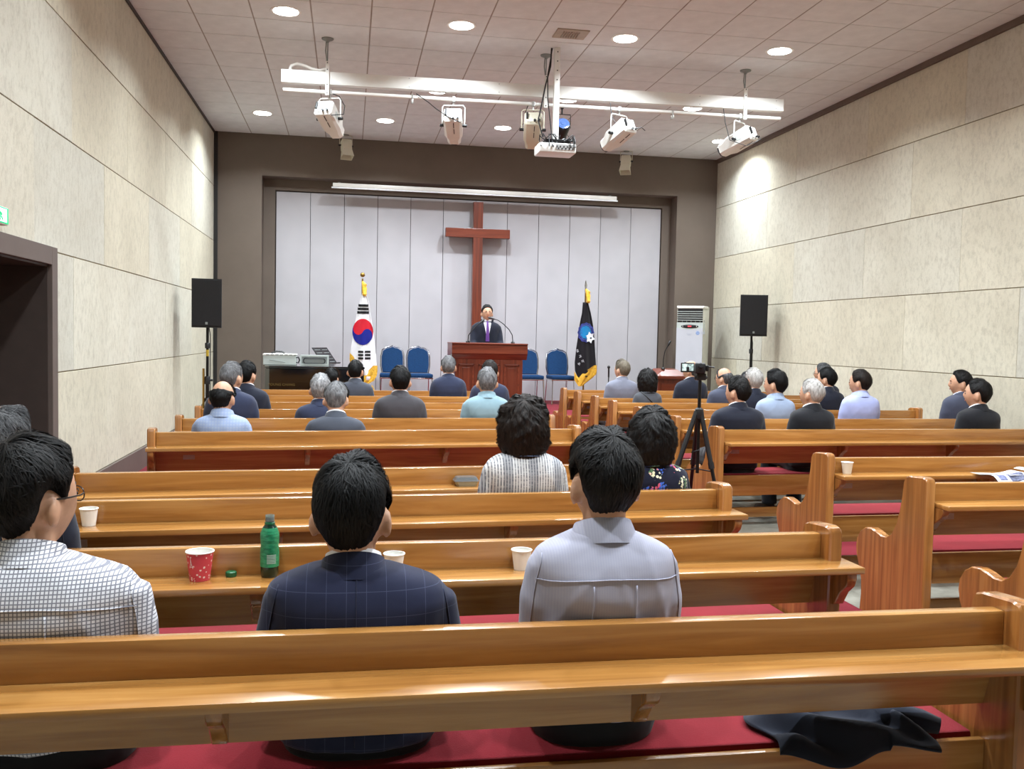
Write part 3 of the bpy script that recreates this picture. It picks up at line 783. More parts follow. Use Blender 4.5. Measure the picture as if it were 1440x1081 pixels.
# black society flag
rowsB = [(425, 820, 827), (440, 819, 831), (455, 816, 834), (470, 814, 836), (490, 811, 837.5), (510, 809, 839), (522, 809.5, 839.5), (530, 813, 833), (535, 816, 822)]
t, put, yf, lr, cl = flag('black banner flag with blue round emblem and gold fringe on a stand', rowsB, cloth('flag_black2', (22, 19, 24)),
                      [(513.5, 836, 840), (520, 826, 840), (526, 818.5, 839), (532, 814, 833), (538, 813, 825), (543, 813.5, 818)], .018, 'spear', (825, 397))
mb = MB(); fan_patch([Q(*p) for p in ((808.5, 522), (812, 528), (816, 534), (817, 541), (813, 542), (809, 534))], yf, .006, mb); put(mb, 'gold_fringe', MATS['gold_fringe'], cl, PI)
for k, (rx, ry, c) in enumerate(((11.3, 13.6, (58, 66, 138)), (9.9, 12., (30, 26, 52)), (9.2, 11.2, (62, 84, 160)), (8., 9.8, (28, 34, 70)), (7.4, 9., (24, 122, 178)))):
    pts = []
    for a in np.linspace(0, 2*PI, 49)[:-1]:
        wv = 1+.045*math.cos(a*12); pts.append(Q(824.3-k*.15+rx*wv*math.cos(a), 467.5-k*.1+ry*wv*math.sin(a)))
    mb = MB(); fan_patch(pts, yf, .007+.0012*k, mb); put(mb, 'emblem_ring', cloth('emblem%d' % k, c), cl, PI)
pts = []
for k in range(12):
    a = 2*PI*k/12+.3; r = 8.6 if k % 2 == 0 else 5.4; pts.append(Q(829.8+r*.85*math.cos(a), 474.5+r*math.sin(a)))
mb = MB(); fan_patch(pts, yf, .0145, mb); put(mb, 'emblem_flower', cloth('emblem_white', (232, 236, 244)), cl, PI)
mb = MB(); fan_patch([Q(*p) for p in ell(831, 475.3, 1.6, 1.3, 0, 2*PI, 12)[:-1]], yf, .016, mb); put(mb, 'emblem_centre', cloth('emblem_c', (70, 80, 90)), cl, PI)

def text_mesh(body, size, extrude=.001):
    cu = bpy.data.curves.new('lettering', 'FONT'); cu.body = body; cu.size = size; cu.extrude = extrude; cu.align_x = 'CENTER'; cu.align_y = 'CENTER'; cu.resolution_u = 3
    o = bpy.data.objects.new('lettering', cu); COL.objects.link(o)
    me = bpy.data.meshes.new_from_object(o.evaluated_get(bpy.context.evaluated_depsgraph_get()))
    bpy.data.objects.remove(o); bpy.data.curves.remove(cu)
    return me
def lettering(body, size, mat, parent, loc, rot=(PI/2, 0, 0), name='lettering'):
    me = text_mesh(body, size); me.name = name
    me.materials.clear(); o = new_obj(name, me, mat, parent); o.location = loc; o.rotation_euler = rot; return o
fb = at(825, 397, YFL).x
for ch, px, py in (('결', 812.3, 493.5), ('교', 816.2, 501.2), ('의', 819., 508.), ('부', 814.7, 512.)):
    x, z = Q(px, py); lettering(ch, .052, cloth('letter_white', (214, 214, 220)), cl, (x-fb, yf(x, z)-.02, z-ST), (PI/2, math.radians(-20), 0))

# ------------------------------------------------------------------ air conditioner
p0, p1 = at(954, 430, 14.6), at(988, 430, 14.6)
t = thing('air_conditioner', 'tall white floor-standing air conditioner in the stage corner', 'air conditioner', ((p0.x+p1.x)/2, 14.6, 0), math.radians(-36))
hw = (p1.x-p0.x)/2*1.05; H = p0.z
MB().box(-hw, hw, .0, .40, 0, H, .015).obj('cabinet', plain('ac_cream', (198, 196, 184), .5), t, SM)
MB().box(-hw-.004, hw+.004, -.012, .30, H-.035, H+.006, .008).obj('top_cap', PAPER, t, SM)
MB().box(-hw+.01, hw-.01, -.004, .004, H-.27, H-.04).obj('grille_recess', BLACK, t)
for k in range(5):
    MB().box(-hw+.004, hw-.004, -.018, -.004, H-.085-.036*k-.009, H-.085-.036*k, .002).obj('louvre', LGREY, t)
for k in range(6): MB().box(-hw+.09+.075*k, -hw+.097+.075*k, -.012, -.004, H-.27, H-.23).obj('upright_vane', MGREY, t)
b = MB(); n = 14
top = [(-hw+2*hw*i/n, H-.36-.03*math.sin(PI*i/n)) for i in range(n+1)]
b.prism([(-hw, .3)]+[(hw, .3)]+top[::-1], 'y', -.016, .002); b.obj('front_panel', plain('ac_white', (190, 192, 200), .35, var=.01), t)
MB().box(-hw, hw, -.010, .002, H-.40, H-.27).obj('control_band', LGREY, t)
b = MB(); b.ball((0, -.016, H-.335), (.15, .008, .03), 20, 8); b.obj('control_oval', BLACK, t, SM)
MB().box(-.03, .03, -.0262, -.0235, H-.342, H-.326).obj('display', emit('ac_red', (235, 60, 70), 1.6), t)
b = MB(); b.box(-.12, -.112, -.0225, -.018, H-.345, H-.325); b.box(.112, .12, -.0225, -.018, H-.345, H-.325); b.obj('buttons', PAPER, t)
b = MB(); b.ball((.14, -.0162, H-.445), (.034, .002, .034), 18, 8); b.obj('blue_round_sticker', plain('sticker_blue', (140, 160, 200), .5, var=.2, scale=60), t)
b = MB()
for k in range(4): b.box(.19, .255, -.0175, -.0165, H-.425-.012*k, H-.420-.012*k)
for k in range(3): b.box(-.05+.01*k, .04-.01*k, -.0175, -.0165, H-.46-.012*k, H-.455-.012*k)
b.obj('printed_lines', plain('print_grey', (170, 176, 190), .6), t)
b = MB(); b.box(-hw+.01, hw-.01, -.02, .004, .06, .28, .006); b.obj('intake_panel', PAPER, t)
b = MB()
for k in range(6): b.box(-hw+.05, hw-.05, -.023, -.02, .09+.028*k, .10+.028*k)
b.obj('intake_slots', MGREY, t)
MB().box(hw, hw+.012, .05, .075, H-.46, H-.28, .004).obj('side_handle', LGREY, t)

# ------------------------------------------------------------------ loudspeakers on stands
def grille_mat():
    k = NT('speaker_grille'); v = k.coords((1, 1, 1))
    f = k.n('ShaderNodeTexVoronoi'); f.inputs['Scale'].default_value = 160; k.l(v, f.inputs['Vector'])
    col = k.ramp(f.outputs['Distance'], [(.2, (8, 8, 10)), (.6, (26, 26, 30))])
    return k.set(col, .6, .2)
GRILLE = grille_mat()
def loudspeaker(c, wd, ht, rz, lab_s, lab_t, tape):
    t = thing('loudspeaker', lab_s, 'loudspeaker', (c[0], c[1], c[2]), rz)
    b = MB(); z0, z1 = 0, ht
    def ring(s_, y): return [(-wd/2*s_, y, z0), (wd/2*s_, y, z0), (wd/2*s_, y, z1), (-wd/2*s_, y, z1)]
    b.loft([ring(1, -.14), ring(1, -.10), ring(.72, .2)]); b.obj('cabinet', BLACK, t)
    MB().box(-wd/2+.012, wd/2-.012, -.152, -.139, .02, ht-.012, .006).obj('front_grille', GRILLE, t)
    MB().box(-.014, .014, -.155, -.152, .04, .07).obj('badge', MGREY, t)
    s = thing('speaker_stand', lab_t, 'stand', (c[0], c[1], 0), rz)
    MB().tube([(0, 0, .25), (0, 0, c[2]+.002)], .0175, 10).obj('upper_pole', BLACKM, s, SM)
    MB().tube([(0, 0, .12), (0, 0, .85)], .023, 10).obj('lower_pole', BLACKM, s, SM)
    MB().lathe([(.033, .8), (.035, .88), (.028, .9)], n=12).obj('collar', BLACK, s, SM)
    MB().tube([(.02, 0, .85), (.065, 0, .85)], .014, 8).obj('clamp_knob', BLACK, s, SM)
    MB().lathe([(.03, c[2]-.26), (.032, c[2]-.2), (.025, c[2]-.19)], n=12).obj('safety_collar', BLACK, s, SM)
    for k in range(3):
        a = 2*PI*k/3+.5
        MB().tube([(.025*math.cos(a), .025*math.sin(a), .62), (.34*math.cos(a), .34*math.sin(a), .02)], .012, 8).obj('leg', BLACKM, s, SM)
        MB().tube([(.025*math.cos(a), .025*math.sin(a), .2), (.235*math.cos(a), .235*math.sin(a), .21)], .008, 6).obj('brace', BLACKM, s, SM)
    if tape:
        MB().lathe([(.0182, c[2]-.36), (.0182, c[2]-.28)], n=10, cap=False).obj('yellow_tape', plain('tape', (190, 160, 50), .5), s)
        MB().tube([(-.045, -.02, .35), (-.045, -.02, 1.0)], .014, 8).obj('brass_rod', BRASS, s, SM)
    MB().tube([(.0, .05, c[2]+.1), (.03, .06, c[2]-.1), (.03, .03, .9), (.03, .02, .3), (.1, .2, .02)], .006, 6).obj('cable', BLACK, s, SM)
pa, pb = at(268, 391, 12.0), at(311, 461, 12.0)
loudspeaker(((pa.x+pb.x)/2, 12.14, pb.z), pb.x-pa.x-.01, pa.z-pb.z, .06, 'black loudspeaker raised beside the left stone wall', 'black tripod speaker stand with yellow tape by the left stone wall', True)
pa, pb = at(1046, 414, 12.75), at(1081, 473, 12.75)
loudspeaker(((pa.x+pb.x)/2, 12.89, pb.z), pb.x-pa.x-.02, pa.z-pb.z, -.25, 'black loudspeaker raised beside the air conditioner', 'black speaker stand in front of the right stone wall', False)

# ------------------------------------------------------------------ piano corner
YQ = 12.35
pl, pr_, pt = at(372, 516, YQ), at(512, 516, YQ), at(440, 515, YQ).z
t = thing('grand_piano', 'glossy black grand piano with gold lettering at the left of the stage', 'piano', (pl.x, YQ, 0))
Lp = pr_.x-pl.x
outl = [(0.06, 0), (Lp, 0), (Lp, 1.35), (Lp-.25, 1.38), (Lp-.55, 1.2), (Lp-.75, .98), (Lp-1.0, .85), (.12, .7), (.02, .5), (-.02, .25), (.0, .08)]
MB().prism(outl, 'z', .66, pt-.03, .006).obj('rim', PIANO, t, math.radians(30))
MB().prism([(x*1.01-.005, y*1.01-.012) for x, y in outl], 'z', pt-.028, pt, .006).obj('lid', PIANO, t, math.radians(30))
for x, y in ((.15, .35), (Lp-.12, .1), (Lp-.12, 1.22)): MB().lathe([(.06, .66), (.055, .5), (.035, .1), (.04, .06), (.02, .0)], (x, y, 0), 10).obj('leg', PIANO, t, SM)
MB().box(Lp, Lp+.16, .05, 1.32, .6, .72, .01).obj('keyboard_bed', PIANO, t)
b = MB(); b.box(Lp-.22, Lp-.14, .55, .8, .12, .66); b.box(Lp-.26, Lp-.08, .52, .82, .05, .14, .01); b.obj('pedal_lyre', PIANO, t)
pz = at(431, 541, YQ); lettering('YOUNG CHANG', .046, plain('dull_gold', (120, 98, 52), .5, .4), t, (at(396, 541, YQ).x-pl.x, -.0075, pz.z))
# boxes on the lid
a, c = at(370, 497, YQ+.3), at(416, 515, YQ+.3)
t = thing('amplifier_box', 'pale grey box-shaped device with ribbed top on the piano lid', 'box', ((a.x+c.x)/2, YQ+.3, pt))
hw = (c.x-a.x)/2; h = a.z-pt
MB().box(-hw, hw, 0, .28, .002, h-.02, .008).obj('case', LGREY, t)
MB().box(-hw-.006, hw+.006, -.006, .29, h-.022, h, .006).obj('lid', PAPER, t)
b = MB()
for k in range(7): b.box(-hw+.04+.06*k, -hw+.08+.06*k, -.008, .0, h-.018, h-.008)
b.obj('ribs', MGREY, t)
b = MB(); b.tube([(-hw+.08, -.003, .07), (0., -.003, .05), (hw-.14, -.003, .035)], .003, 5); b.obj('seam', MGREY, t)
b = MB(); b.tube([(hw+.0, .05, .1), (hw+.03, .05, .11), (hw+.045, .05, .07), (hw+.03, .05, .03), (hw, .05, .04)], .01, 6); b.obj('carry_handle', BLACK, t, SM)
b = MB(); b.tube([(-.12, .1, h+.005), (-.05, .1, h+.03), (.02, .1, h+.03), (.06, .1, h+.005)], .012, 6); b.obj('top_strap', BLACK, t, SM)
a, c = at(422, 499, YQ+.45), at(462, 515, YQ+.45)
t = thing('equipment_case', 'grey metal case with a long oval slot on the piano lid', 'case', ((a.x+c.x)/2, YQ+.45, pt))
hw = (c.x-a.x)/2; h = a.z-pt
MB().box(-hw, hw, 0, .25, .002, h, .006).obj('case', MGREY, t)
b = MB(); b.box(-hw, hw, -.006, 0, h-.02, h); b.box(-hw, hw, -.006, 0, .002, .02); b.box(-hw, -hw+.02, -.006, 0, .02, h-.02); b.box(hw-.02, hw, -.006, 0, .02, h-.02); b.obj('edge_frame', LGREY, t)
b = MB(); sl = [(hw*.8*math.copysign(1, math.cos(q))*.72+.035*math.cos(q), h*.45+.035*math.sin(q)) for q in np.linspace(0, 2*PI, 24)]
b.tube([(x, -.008, z) for x, z in sl]+[(sl[0][0], -.008, sl[0][1])], .006, 5); b.obj('slot_rim', BLACK, t, SM)
# music stand behind the piano
p = at(457, 512, 13.95); t = thing('music_stand', 'black perforated music stand tilted above the piano', 'music stand', (p.x, 13.95, ST))
zz = p.z-ST
MB().tube([(0, 0, .02), (0, 0, zz)], .011, 8).obj('stem', BLACKM, t, SM)
for k in range(3): MB().tube([(0, 0, .2), (.26*math.cos(2.1*k), .26*math.sin(2.1*k), .012)], .008, 6).obj('leg', BLACKM, t, SM)
T = Matrix.Translation((0.0, -.02, zz+.12)) @ Matrix.Rotation(math.radians(62), 4, 'Z') @ Matrix.Rotation(math.radians(-38), 4, 'X')
sh = Matrix.Identity(4)
b = MB(); b.box(-.22, .22, -.004, .004, -.15, .16, .003); b.xf(T); d = b.obj('desk', BLACK, t)
b = MB(); b.box(-.23, .23, -.05, .004, -.165, -.15, .003); b.xf(T); b.obj('ledge', BLACK, d)
b = MB()
for r in range(5):
    for c_ in range(2): 
        for q in range(6): b.box(-.18+.21*c_+.026*q, -.163+.21*c_+.026*q, -.0055, -.0035, -.11+.055*r, -.10+.055*r)
b.xf(T); b.obj('perforations', MGREY, d)

# small lectern and stand microphone at the right
a = at(943, 520, 12.95)
t = thing('small_lectern', 'low reddish wooden lectern beside the air conditioner', 'lectern', (a.x+.02, 12.95, 0))
h = a.z
MB().box(-.2, .2, .02, .38, 0.04, h-.09, .004).obj('body', CHERRY_Z, t)
b = MB(); b.loft([[(-.25, -.05, h-.13), (.25, -.05, h-.13), (.25, .42, h-.1), (-.25, .42, h-.1)], [(-.25, -.05, h-.09), (.25, -.05, h-.09), (.25, .42, h-.06), (-.25, .42, h-.06)]]); b.obj('slanted_top', CHERRY_X, t)
b = MB(); b.loft([[(-.24, -.04, h-.09), (.24, -.04, h-.09), (.24, .4, h-.06), (-.24, .4, h-.06)], [(-.13, .1, h), (.13, .1, h), (.15, .38, h+.01), (-.15, .38, h+.01)]]); b.obj('sloped_hood', CHERRY_X, t)
MB().box(-.26, .26, -.02, .42, 0, .05, .005).obj('plinth', CHERRY_X, t)
b = MB(); b.box(-.15, .15, .012, .02, .12, h-.2, .004); b.obj('front_panel', CHERRY_X, t)
gooseneck('gooseneck microphone with white tip on the small lectern', (a.x-.08, 13.05, h+.005), [(0, 0, .02), (.0, 0, .15), (.02, 0, .27), (.06, -.01, .35)])
m = at(856, 525, 14.2)
t = thing('microphone_stand', 'slim black microphone stand beside the black flag', 'microphone stand', (m.x, 14.2, ST))
hh = at(856, 516, 14.2).z-ST
MB().lathe([(.13, 0), (.13, .012), (.02, .03)], n=18).obj('base', BLACKM, t, SM)
MB().tube([(0, 0, .02), (0, 0, hh-.1)], .009, 8).obj('pole', BLACKM, t, SM)
MB().tube([(0, 0, hh-.16), (0, 0, hh-.1), (0, 0, hh-.08)], .014, 8).obj('clutch', BLACK, t, SM)
b = MB(); b.tube([(0, 0, hh-.1), (-.01, -.03, hh-.02)], .014, 8); b.ball((-.012, -.035, hh), .026, 10, 8); b.obj('microphone', BLACK, t, SM)

# ------------------------------------------------------------------ pews
ENDP = [(0, 0), (0, .80), (.012, .818), (.04, .824), (.15, .815), (.18, .805), (.195, .78), (.205, .70), (.222, .62), (.245, .55), (.285, .49),
        (.33, .464), (.375, .462), (.42, .474), (.47, .482), (.525, .475), (.575, .445), (.605, .40), (.612, .35), (.60, .30), (.57, .24), (.55, .18), (.545, .10), (.55, 0)]
def corbel():
    n = 8
    p = [(0.0, 0), (-.115, 0), (-.118, -.02), (-.105, -.045), (-.09, -.055), (-.06, -.075), (-.035, -.105), (-.02, -.125), (0., -.13)]
    return p
def pew_proto(L, right_block):
    t = thing('pew', '', 'pew')
    h = L/2; th = .05
    me = MB().prism(ENDP, 'x', 0, th, .006).mesh('end_panel', math.radians(35))
    for x in (-h, h-th):
        o = new_obj('end_panel', me, WOOD_Z, t); o.location = (x, 0, 0)
    MB().box(-h+th, h-th, .06, .105, .68, .79, .007).obj('back_rail', WOOD_X, t, SM)
    b = MB(); b.loft([[(x, .078, .69), (x, .10, .69), (x, .150, .517), (x, .128, .517)] for x in (-h+th, h-th)]); b.obj('back_panel', WOOD_X, t)
    sx0 = -h+th+.002 if right_block else -h-.002
    sx1 = h+.03 if not right_block else h-th
    MB().box(sx0, sx1, -.10, .06, .678, .702, .006).obj('book_shelf', WOOD_X, t, SM)
    cm = MB().prism(corbel(), 'x', -.018, .018, .003).mesh('shelf_bracket', SM)
    for x in (-h+th+.02 if right_block else -h+.03, -h+L*.34, -h+L*.66, h-th-.02 if right_block else h-.015):
        o = new_obj('shelf_bracket', cm, WOOD_Z, t); o.location = (x, .062 if -h+.1 < x < h-.1 else .0 if not right_block else .062, .678)
        if not (-h+.1 < x < h-.1) and not right_block: o.scale = (1, .8, 1)
    MB().box(-h+th, h-th, .135, .50, .375, .40, .006).obj('seat_board', WOOD_X, t, SM)
    MB().box(-h+th+.01, h-th-.01, .15, .49, .40, .432, .012).obj('cushion', CUSHION, t, SM)
    MB().box(-h+th, h-th, .112, .135, .265, .425, .006).obj('rear_apron', WOOD_X, t, SM)
    MB().box(-h+th, h-th, .465, .487, .27, .375, .006).obj('front_apron', WOOD_X, t, SM)
    MB().box(-h+th, h-th, .25, .29, .06, .14, .006).obj('foot_rail', WOOD_X, t, SM)
    cl = plain('clear_holder', (206, 190, 180), .3, alpha=.5)
    for x in ((-h+.15,) if right_block else (-h+.22, )):
        b = MB(); b.box(x, x+.075, .095, .099, .60, .665); b.xf(Matrix.Identity(4)); b.obj('card_holder', cl, t)
    return t
LL, LR_ = 3.06, 3.16
XCL, XCR = .215, 4.39
LROWS = [(2.045, -.3), (2.95, 1.2), (3.85, 3.0), (4.66, 5.0), (6.53, 6.0), (7.49, 4.0), (8.39, 3.0), (9.24, 3.0), (10.22, 2.0), (11.25, 2.0)]
RROWS = [(3.18, 0.), (4.06, .3), (5.04, 1.4), (6.72, 3.0), (7.66, 3.0), (8.66, 2.5), (9.56, 2.), (10.28, 1.5), (11.1, 1.5), (11.85, 1.5)]
LLAB = ['varnished pew with a corbelled shelf, seating the checked shirt and windowpane jacket men', 'varnished pew whose shelf carries the red cup and green bottle', 'varnished pew seating the striped blouse and floral blouse women',
        'empty varnished pew whose shelf carries the clear food box', 'varnished pew facing the rear cross aisle, behind the light blue shirted bald man', 'varnished pew behind the light turquoise shirt man, left block',
        'varnished pew two rows before the turquoise shirt man, left block, nobody leaning on it', 'fourth varnished pew from the stage in the left block', 'varnished pew behind the grey-haired blue suit man near the pulpit', 'front varnished pew of the left block, nearest the grand piano']
RLAB = ['varnished pew whose curled armrest stands directly across the aisle from the coat', 'empty varnished pew with tall grained end panel and bare shelf, right block', 'empty varnished pew with a paper cup and brochure on its shelf',
        'varnished pew facing the rear cross aisle, seating three dark suited men, right block', 'varnished pew seating the two men in light blue shirts, right block', 'varnished pew seating the white-haired man, right block',
        'varnished pew seating the curly-haired woman in grey, right block', 'varnished pew seating the pale grey suit man, right block', 'second varnished pew from the stage in the right block', 'front varnished pew of the right block, nearest the small lectern']
lp = pew_proto(LL, False); rp = pew_proto(LR_, True); index_kids(lp)
for k, (y, r) in enumerate(LROWS):
    o = lp if k == 0 else copy_tree(lp); o.location = (XCL, y, .012 if False else 0); o.rotation_euler.z = math.radians(r); o['label'] = LLAB[k]; o['group'] = 'pews of the left block'
for k, (y, r) in enumerate(RROWS):
    o = rp if k == 0 else copy_tree(rp); o.location = (XCR, y, 0); o.rotation_euler.z = math.radians(r); o['label'] = RLAB[k]; o['group'] = 'pews of the right block'
def rowY(block, k, X):
    y, r = (LROWS if block == 'L' else RROWS)[k]; xc = XCL if block == 'L' else XCR
    return y + .06 + math.tan(math.radians(r))*(X-xc)        # rear face of the back rail

# ------------------------------------------------------------------ people
def se_ring(c, wx, wy, n=28, p=2.4, tilt=0.):
    a = np.linspace(0, 2*PI, n, endpoint=False); ca, sa = np.cos(a), np.sin(a)
    x = wx*np.sign(ca)*np.abs(ca)**(2/p); y = wy*np.sign(sa)*np.abs(sa)**(2/p)
    return [(c[0]+x[i], c[1]+y[i], c[2]+tilt*y[i]) for i in range(n)]
def head_pts(D, s=1.):
    D = np.asarray(D, float); x, y, z = D[:, 0], D[:, 1], D[:, 2]
    a, b, c = .077, .098, .120
    t = np.clip(-z, 0, 1)
    X = x*a*(1-.20*t**1.5); Yv = y*b; Z = z*c*np.where(z > 0, .97, 1.0)
    Yv = np.where(y < 0, Yv*(1-.38*t), Yv*(1-.06*t))
    r = np.ones_like(x)
    def g(cx, cy, cz, sg, amp):
        v = np.array([cx, cy, cz]); v = v/np.linalg.norm(v); dd = ((D-v)**2).sum(1); return amp*np.exp(-dd/(2*sg*sg))
    push = g(0, 1, -.14, .10, .020)+g(0, 1, -.02, .07, .008)+g(0, .95, .25, .25, .003)+g(.42, .9, .04, .13, -.007)+g(-.42, .9, .04, .13, -.007)+g(0, .8, -.8, .2, .007)+g(0, 1, -.45, .12, .004)+g(.6, .75, -.2, .2, .003)+g(-.6, .75, -.2, .2, .003)
    P = np.c_[X, Yv, Z] + D*push[:, None]
    return P*s
def sph_grid(n=36, m=24):
    e = np.linspace(-PI/2+.03, PI/2-.03, m); a = np.linspace(0, 2*PI, n, endpoint=False)
    return [np.c_[np.cos(ee)*np.sin(a), np.cos(ee)*np.cos(a), np.full(n, np.sin(ee))] for ee in e]
def remesh(mb, name, voxel, smooth=3, post=None):
    me = bpy.data.meshes.new(name+'_raw'); me.from_pydata(mb.v, [], mb.f)
    bm = bmesh.new(); bm.from_mesh(me); bmesh.ops.recalc_face_normals(bm, faces=bm.faces); bm.to_mesh(me); bm.free()
    o = bpy.data.objects.new(name, me); COL.objects.link(o)
    md = o.modifiers.new('r', 'REMESH'); md.mode = 'VOXEL'; md.voxel_size = voxel; md.use_smooth_shade = True
    if smooth:
        sm = o.modifiers.new('s', 'SMOOTH'); sm.factor = .5; sm.iterations = smooth
    r = bpy.data.meshes.new_from_object(o.evaluated_get(bpy.context.evaluated_depsgraph_get()))
    bpy.data.objects.remove(o); bpy.data.meshes.remove(me); r.name = name
    r.polygons.foreach_set('use_smooth', [True]*len(r.polygons))
    if post is not None:
        n = len(r.vertices); co = np.empty(n*3); r.vertices.foreach_get('co', co); co = co.reshape(-1, 3)
        no = np.empty(n*3); r.vertices.foreach_get('normal', no); no = no.reshape(-1, 3)
        co = post(co, no); r.vertices.foreach_set('co', co.ravel()); r.update()
    return r
def bvh_of(me):
    return BVHTree.FromPolygons([v.co[:] for v in me.vertices], [p.vertices[:] for p in me.polygons])
MALE = ([0, 25, 45, 60, 72, 84, 93, 108, 116, 128, 150, 180], [47, 45, 40, 26, 8, -8, 17, 14, -8, -30, -38, -40])
FEM = ([0, 25, 45, 60, 75, 90, 110, 140, 180], [47, 42, 20, -20, -48, -56, -60, -62, -62])
def hairline(kind, az):
    T = FEM if kind == 'bob' else MALE
    return np.radians(np.interp(np.degrees(np.abs(az)), T[0], T[1]))
def hair_shell(kind, s, thick, seed, n=84, m=26):
    """hair as points (ring index from crown to hairline); returns grids of positions and outward dirs"""
    rg = np.random.default_rng(seed); ph = rg.uniform(0, 6.28, 12)
    tilt = math.radians(28)                    # the whorl sits behind the top of the head
    ct, st_ = math.cos(tilt), math.sin(tilt)
    phi = np.linspace(-PI, PI, n, endpoint=False)
    grid = np.zeros((m, n, 3)); 
    def world_dir(pf, th):
        # pole tilted backwards; pf = 0 towards the face
        x = np.sin(th)*np.sin(pf); y0 = np.sin(th)*np.cos(pf); z0 = np.cos(th)
        y = y0*ct - z0*st_; z = y0*st_ + z0*ct
        return np.stack([x, y, z], -1)
    # find the angle at which each meridian crosses the hairline
    ths = np.linspace(.3, 2.9, 180)
    thmax = np.full(n, 2.0)
    for j in range(n):
        D = world_dir(np.full(180, phi[j]), ths)
        el = np.arcsin(D[:, 2]); az = np.arctan2(D[:, 0], D[:, 1])
        below = el < hairline(kind, az)
        k = np.argmax(below) if below.any() else 179
        thmax[j] = ths[k]
    for _ in range(2): thmax = (np.roll(thmax, 1)+2*thmax+np.roll(thmax, -1))/4
    lo = {'horseshoe': .62, 'crown': .0}.get(kind, 0.)
    return world_dir, phi, thmax
def hair_geo(kind, s, thick, seed, wav=0., strands=0, slen=.05, sw=.0016, jut=.004, n=84, m=26):
    rg = np.random.default_rng(seed); ph = rg.uniform(0, 6.28, 16)
    wd, phi, thmax = hair_shell('bob' if kind == 'bob' else 'short', s, thick, seed, n, m)
    def th0(pf):            # inner (bald) limit
        if kind == 'horseshoe':
            a = np.abs(pf)
            return np.interp(a, [0, 1.0, 1.3, 1.6, 2.2, PI], [3., 2.6, 1.55, 1.05, .60, .42])
        if kind == 'thin': return np.interp(np.abs(pf), [0, .5, 1.0, PI], [1.05, .75, .0, .0])
        return np.zeros_like(pf)
    def surf(pf, u):
        """u: 0 crown .. 1 hairline"""
        tm = np.interp((pf+PI) % (2*PI)-PI, np.r_[phi, PI], np.r_[thmax, thmax[0]])
        t0 = np.minimum(th0(pf), tm-.02)
        th = t0+(tm-t0)*u
        D = wd(pf, th); P = head_pts(D.reshape(-1, 3), s).reshape(D.shape)
        edge = np.clip((1-u)/.16, 0, 1); edge = edge*edge*(3-2*edge)
        if kind in ('horseshoe', 'thin'):
            e2 = np.clip(u/.5, 0, 1); edge = edge*(e2*e2*(3-2*e2)*.97+.03)
            edge = np.where(u < .5, edge-.3*(1-e2), edge)
        T = thick*(.25+.75*edge)
        if kind != 'bob':
            elv = np.degrees(np.arcsin(np.clip(D[..., 2], -1, 1))); q_ = np.clip((elv+28)/55, 0, 1); T = T*(.30+.70*q_*q_*(3-2*q_))*(1-.35*np.abs(D[..., 0])**3)
        pole = np.clip((u-.02)/.25, 0, 1)
        T = T*(1+pole*(.16*np.sin(pf*3+ph[0]+th*2)+.10*np.sin(pf*7+ph[1]-th*3))+.08*np.sin(th*6+ph[2]))
        T = T+pole*(.0008*np.sin(pf*31+ph[3]+6*np.sin(th*2+ph[4]))*np.clip(np.sin(th), 0, 1)+.0006*np.sin(pf*57+ph[5]+4*np.sin(th*3)))
        if wav:
            T = T+wav*(np.sin(pf*5+ph[6]+2.2*np.sin(th*4.+ph[7]))*np.sin(th*5.+ph[8]))*np.clip(np.sin(th), 0, 1)
            if kind == 'bob': T = T+pole*wav*(.75*np.sin(pf*11+ph[9]+2.5*np.sin(th*6.+ph[10]))*np.sin(th*9.+ph[11]+pf*2)+.45*np.sin(pf*19+3*np.sin(th*9+ph[12]))*np.sin(th*15+ph[13]-pf*3))
        if kind == 'bob':
            el = np.arcsin(np.clip(D[..., 2], -1, 1)); q = np.clip(-el/math.radians(62), 0, 1)[..., None]
            az = np.arctan2(D[..., 0], D[..., 1])
            bell = np.stack([np.sin(az)*.086*s*(1-.26*q[..., 0]**2), np.cos(az)*.102*s*(1-.30*q[..., 0]**2)-.004, -.150*s*q[..., 0]], -1)
            cap_ = np.stack([D[..., 0]*.086*s, D[..., 1]*.102*s-.004, D[..., 2]*.120*s], -1)
            P = np.where(el[..., None] < 0, bell, cap_)
            O = np.where(el[..., None] < 0, np.stack([np.sin(az), np.cos(az), np.zeros_like(az)], -1), D)
            T = np.where(el < 0, np.maximum(T, thick*(1-.5*q[..., 0]**3)), T)
        else: O = D
        return P+O*T[..., None], O
    mb = MB()
    us = np.r_[np.linspace(0, 1, m)]
    rings = []
    for u in us: P, _ = surf(phi, np.full(n, u)); rings.append(P)
    # tuck the rim into the scalp
    tm = thmax; D = wd(phi, tm+.02); last = head_pts(D, s)*.965
    if kind == 'bob': last = rings[-1]*np.array([.78, .78, 1.0])
    rings.append(last)
    if kind in ('horseshoe', 'thin'):
        t0 = np.minimum(th0(phi), thmax-.02); D = wd(phi, t0-.02); rings = [head_pts(D, s)*.97]+rings
        mb.loft([[tuple(p) for p in r] for r in rings], cap=False)
    else: mb.loft([[tuple(p) for p in r] for r in rings], cap=False); nb = 0
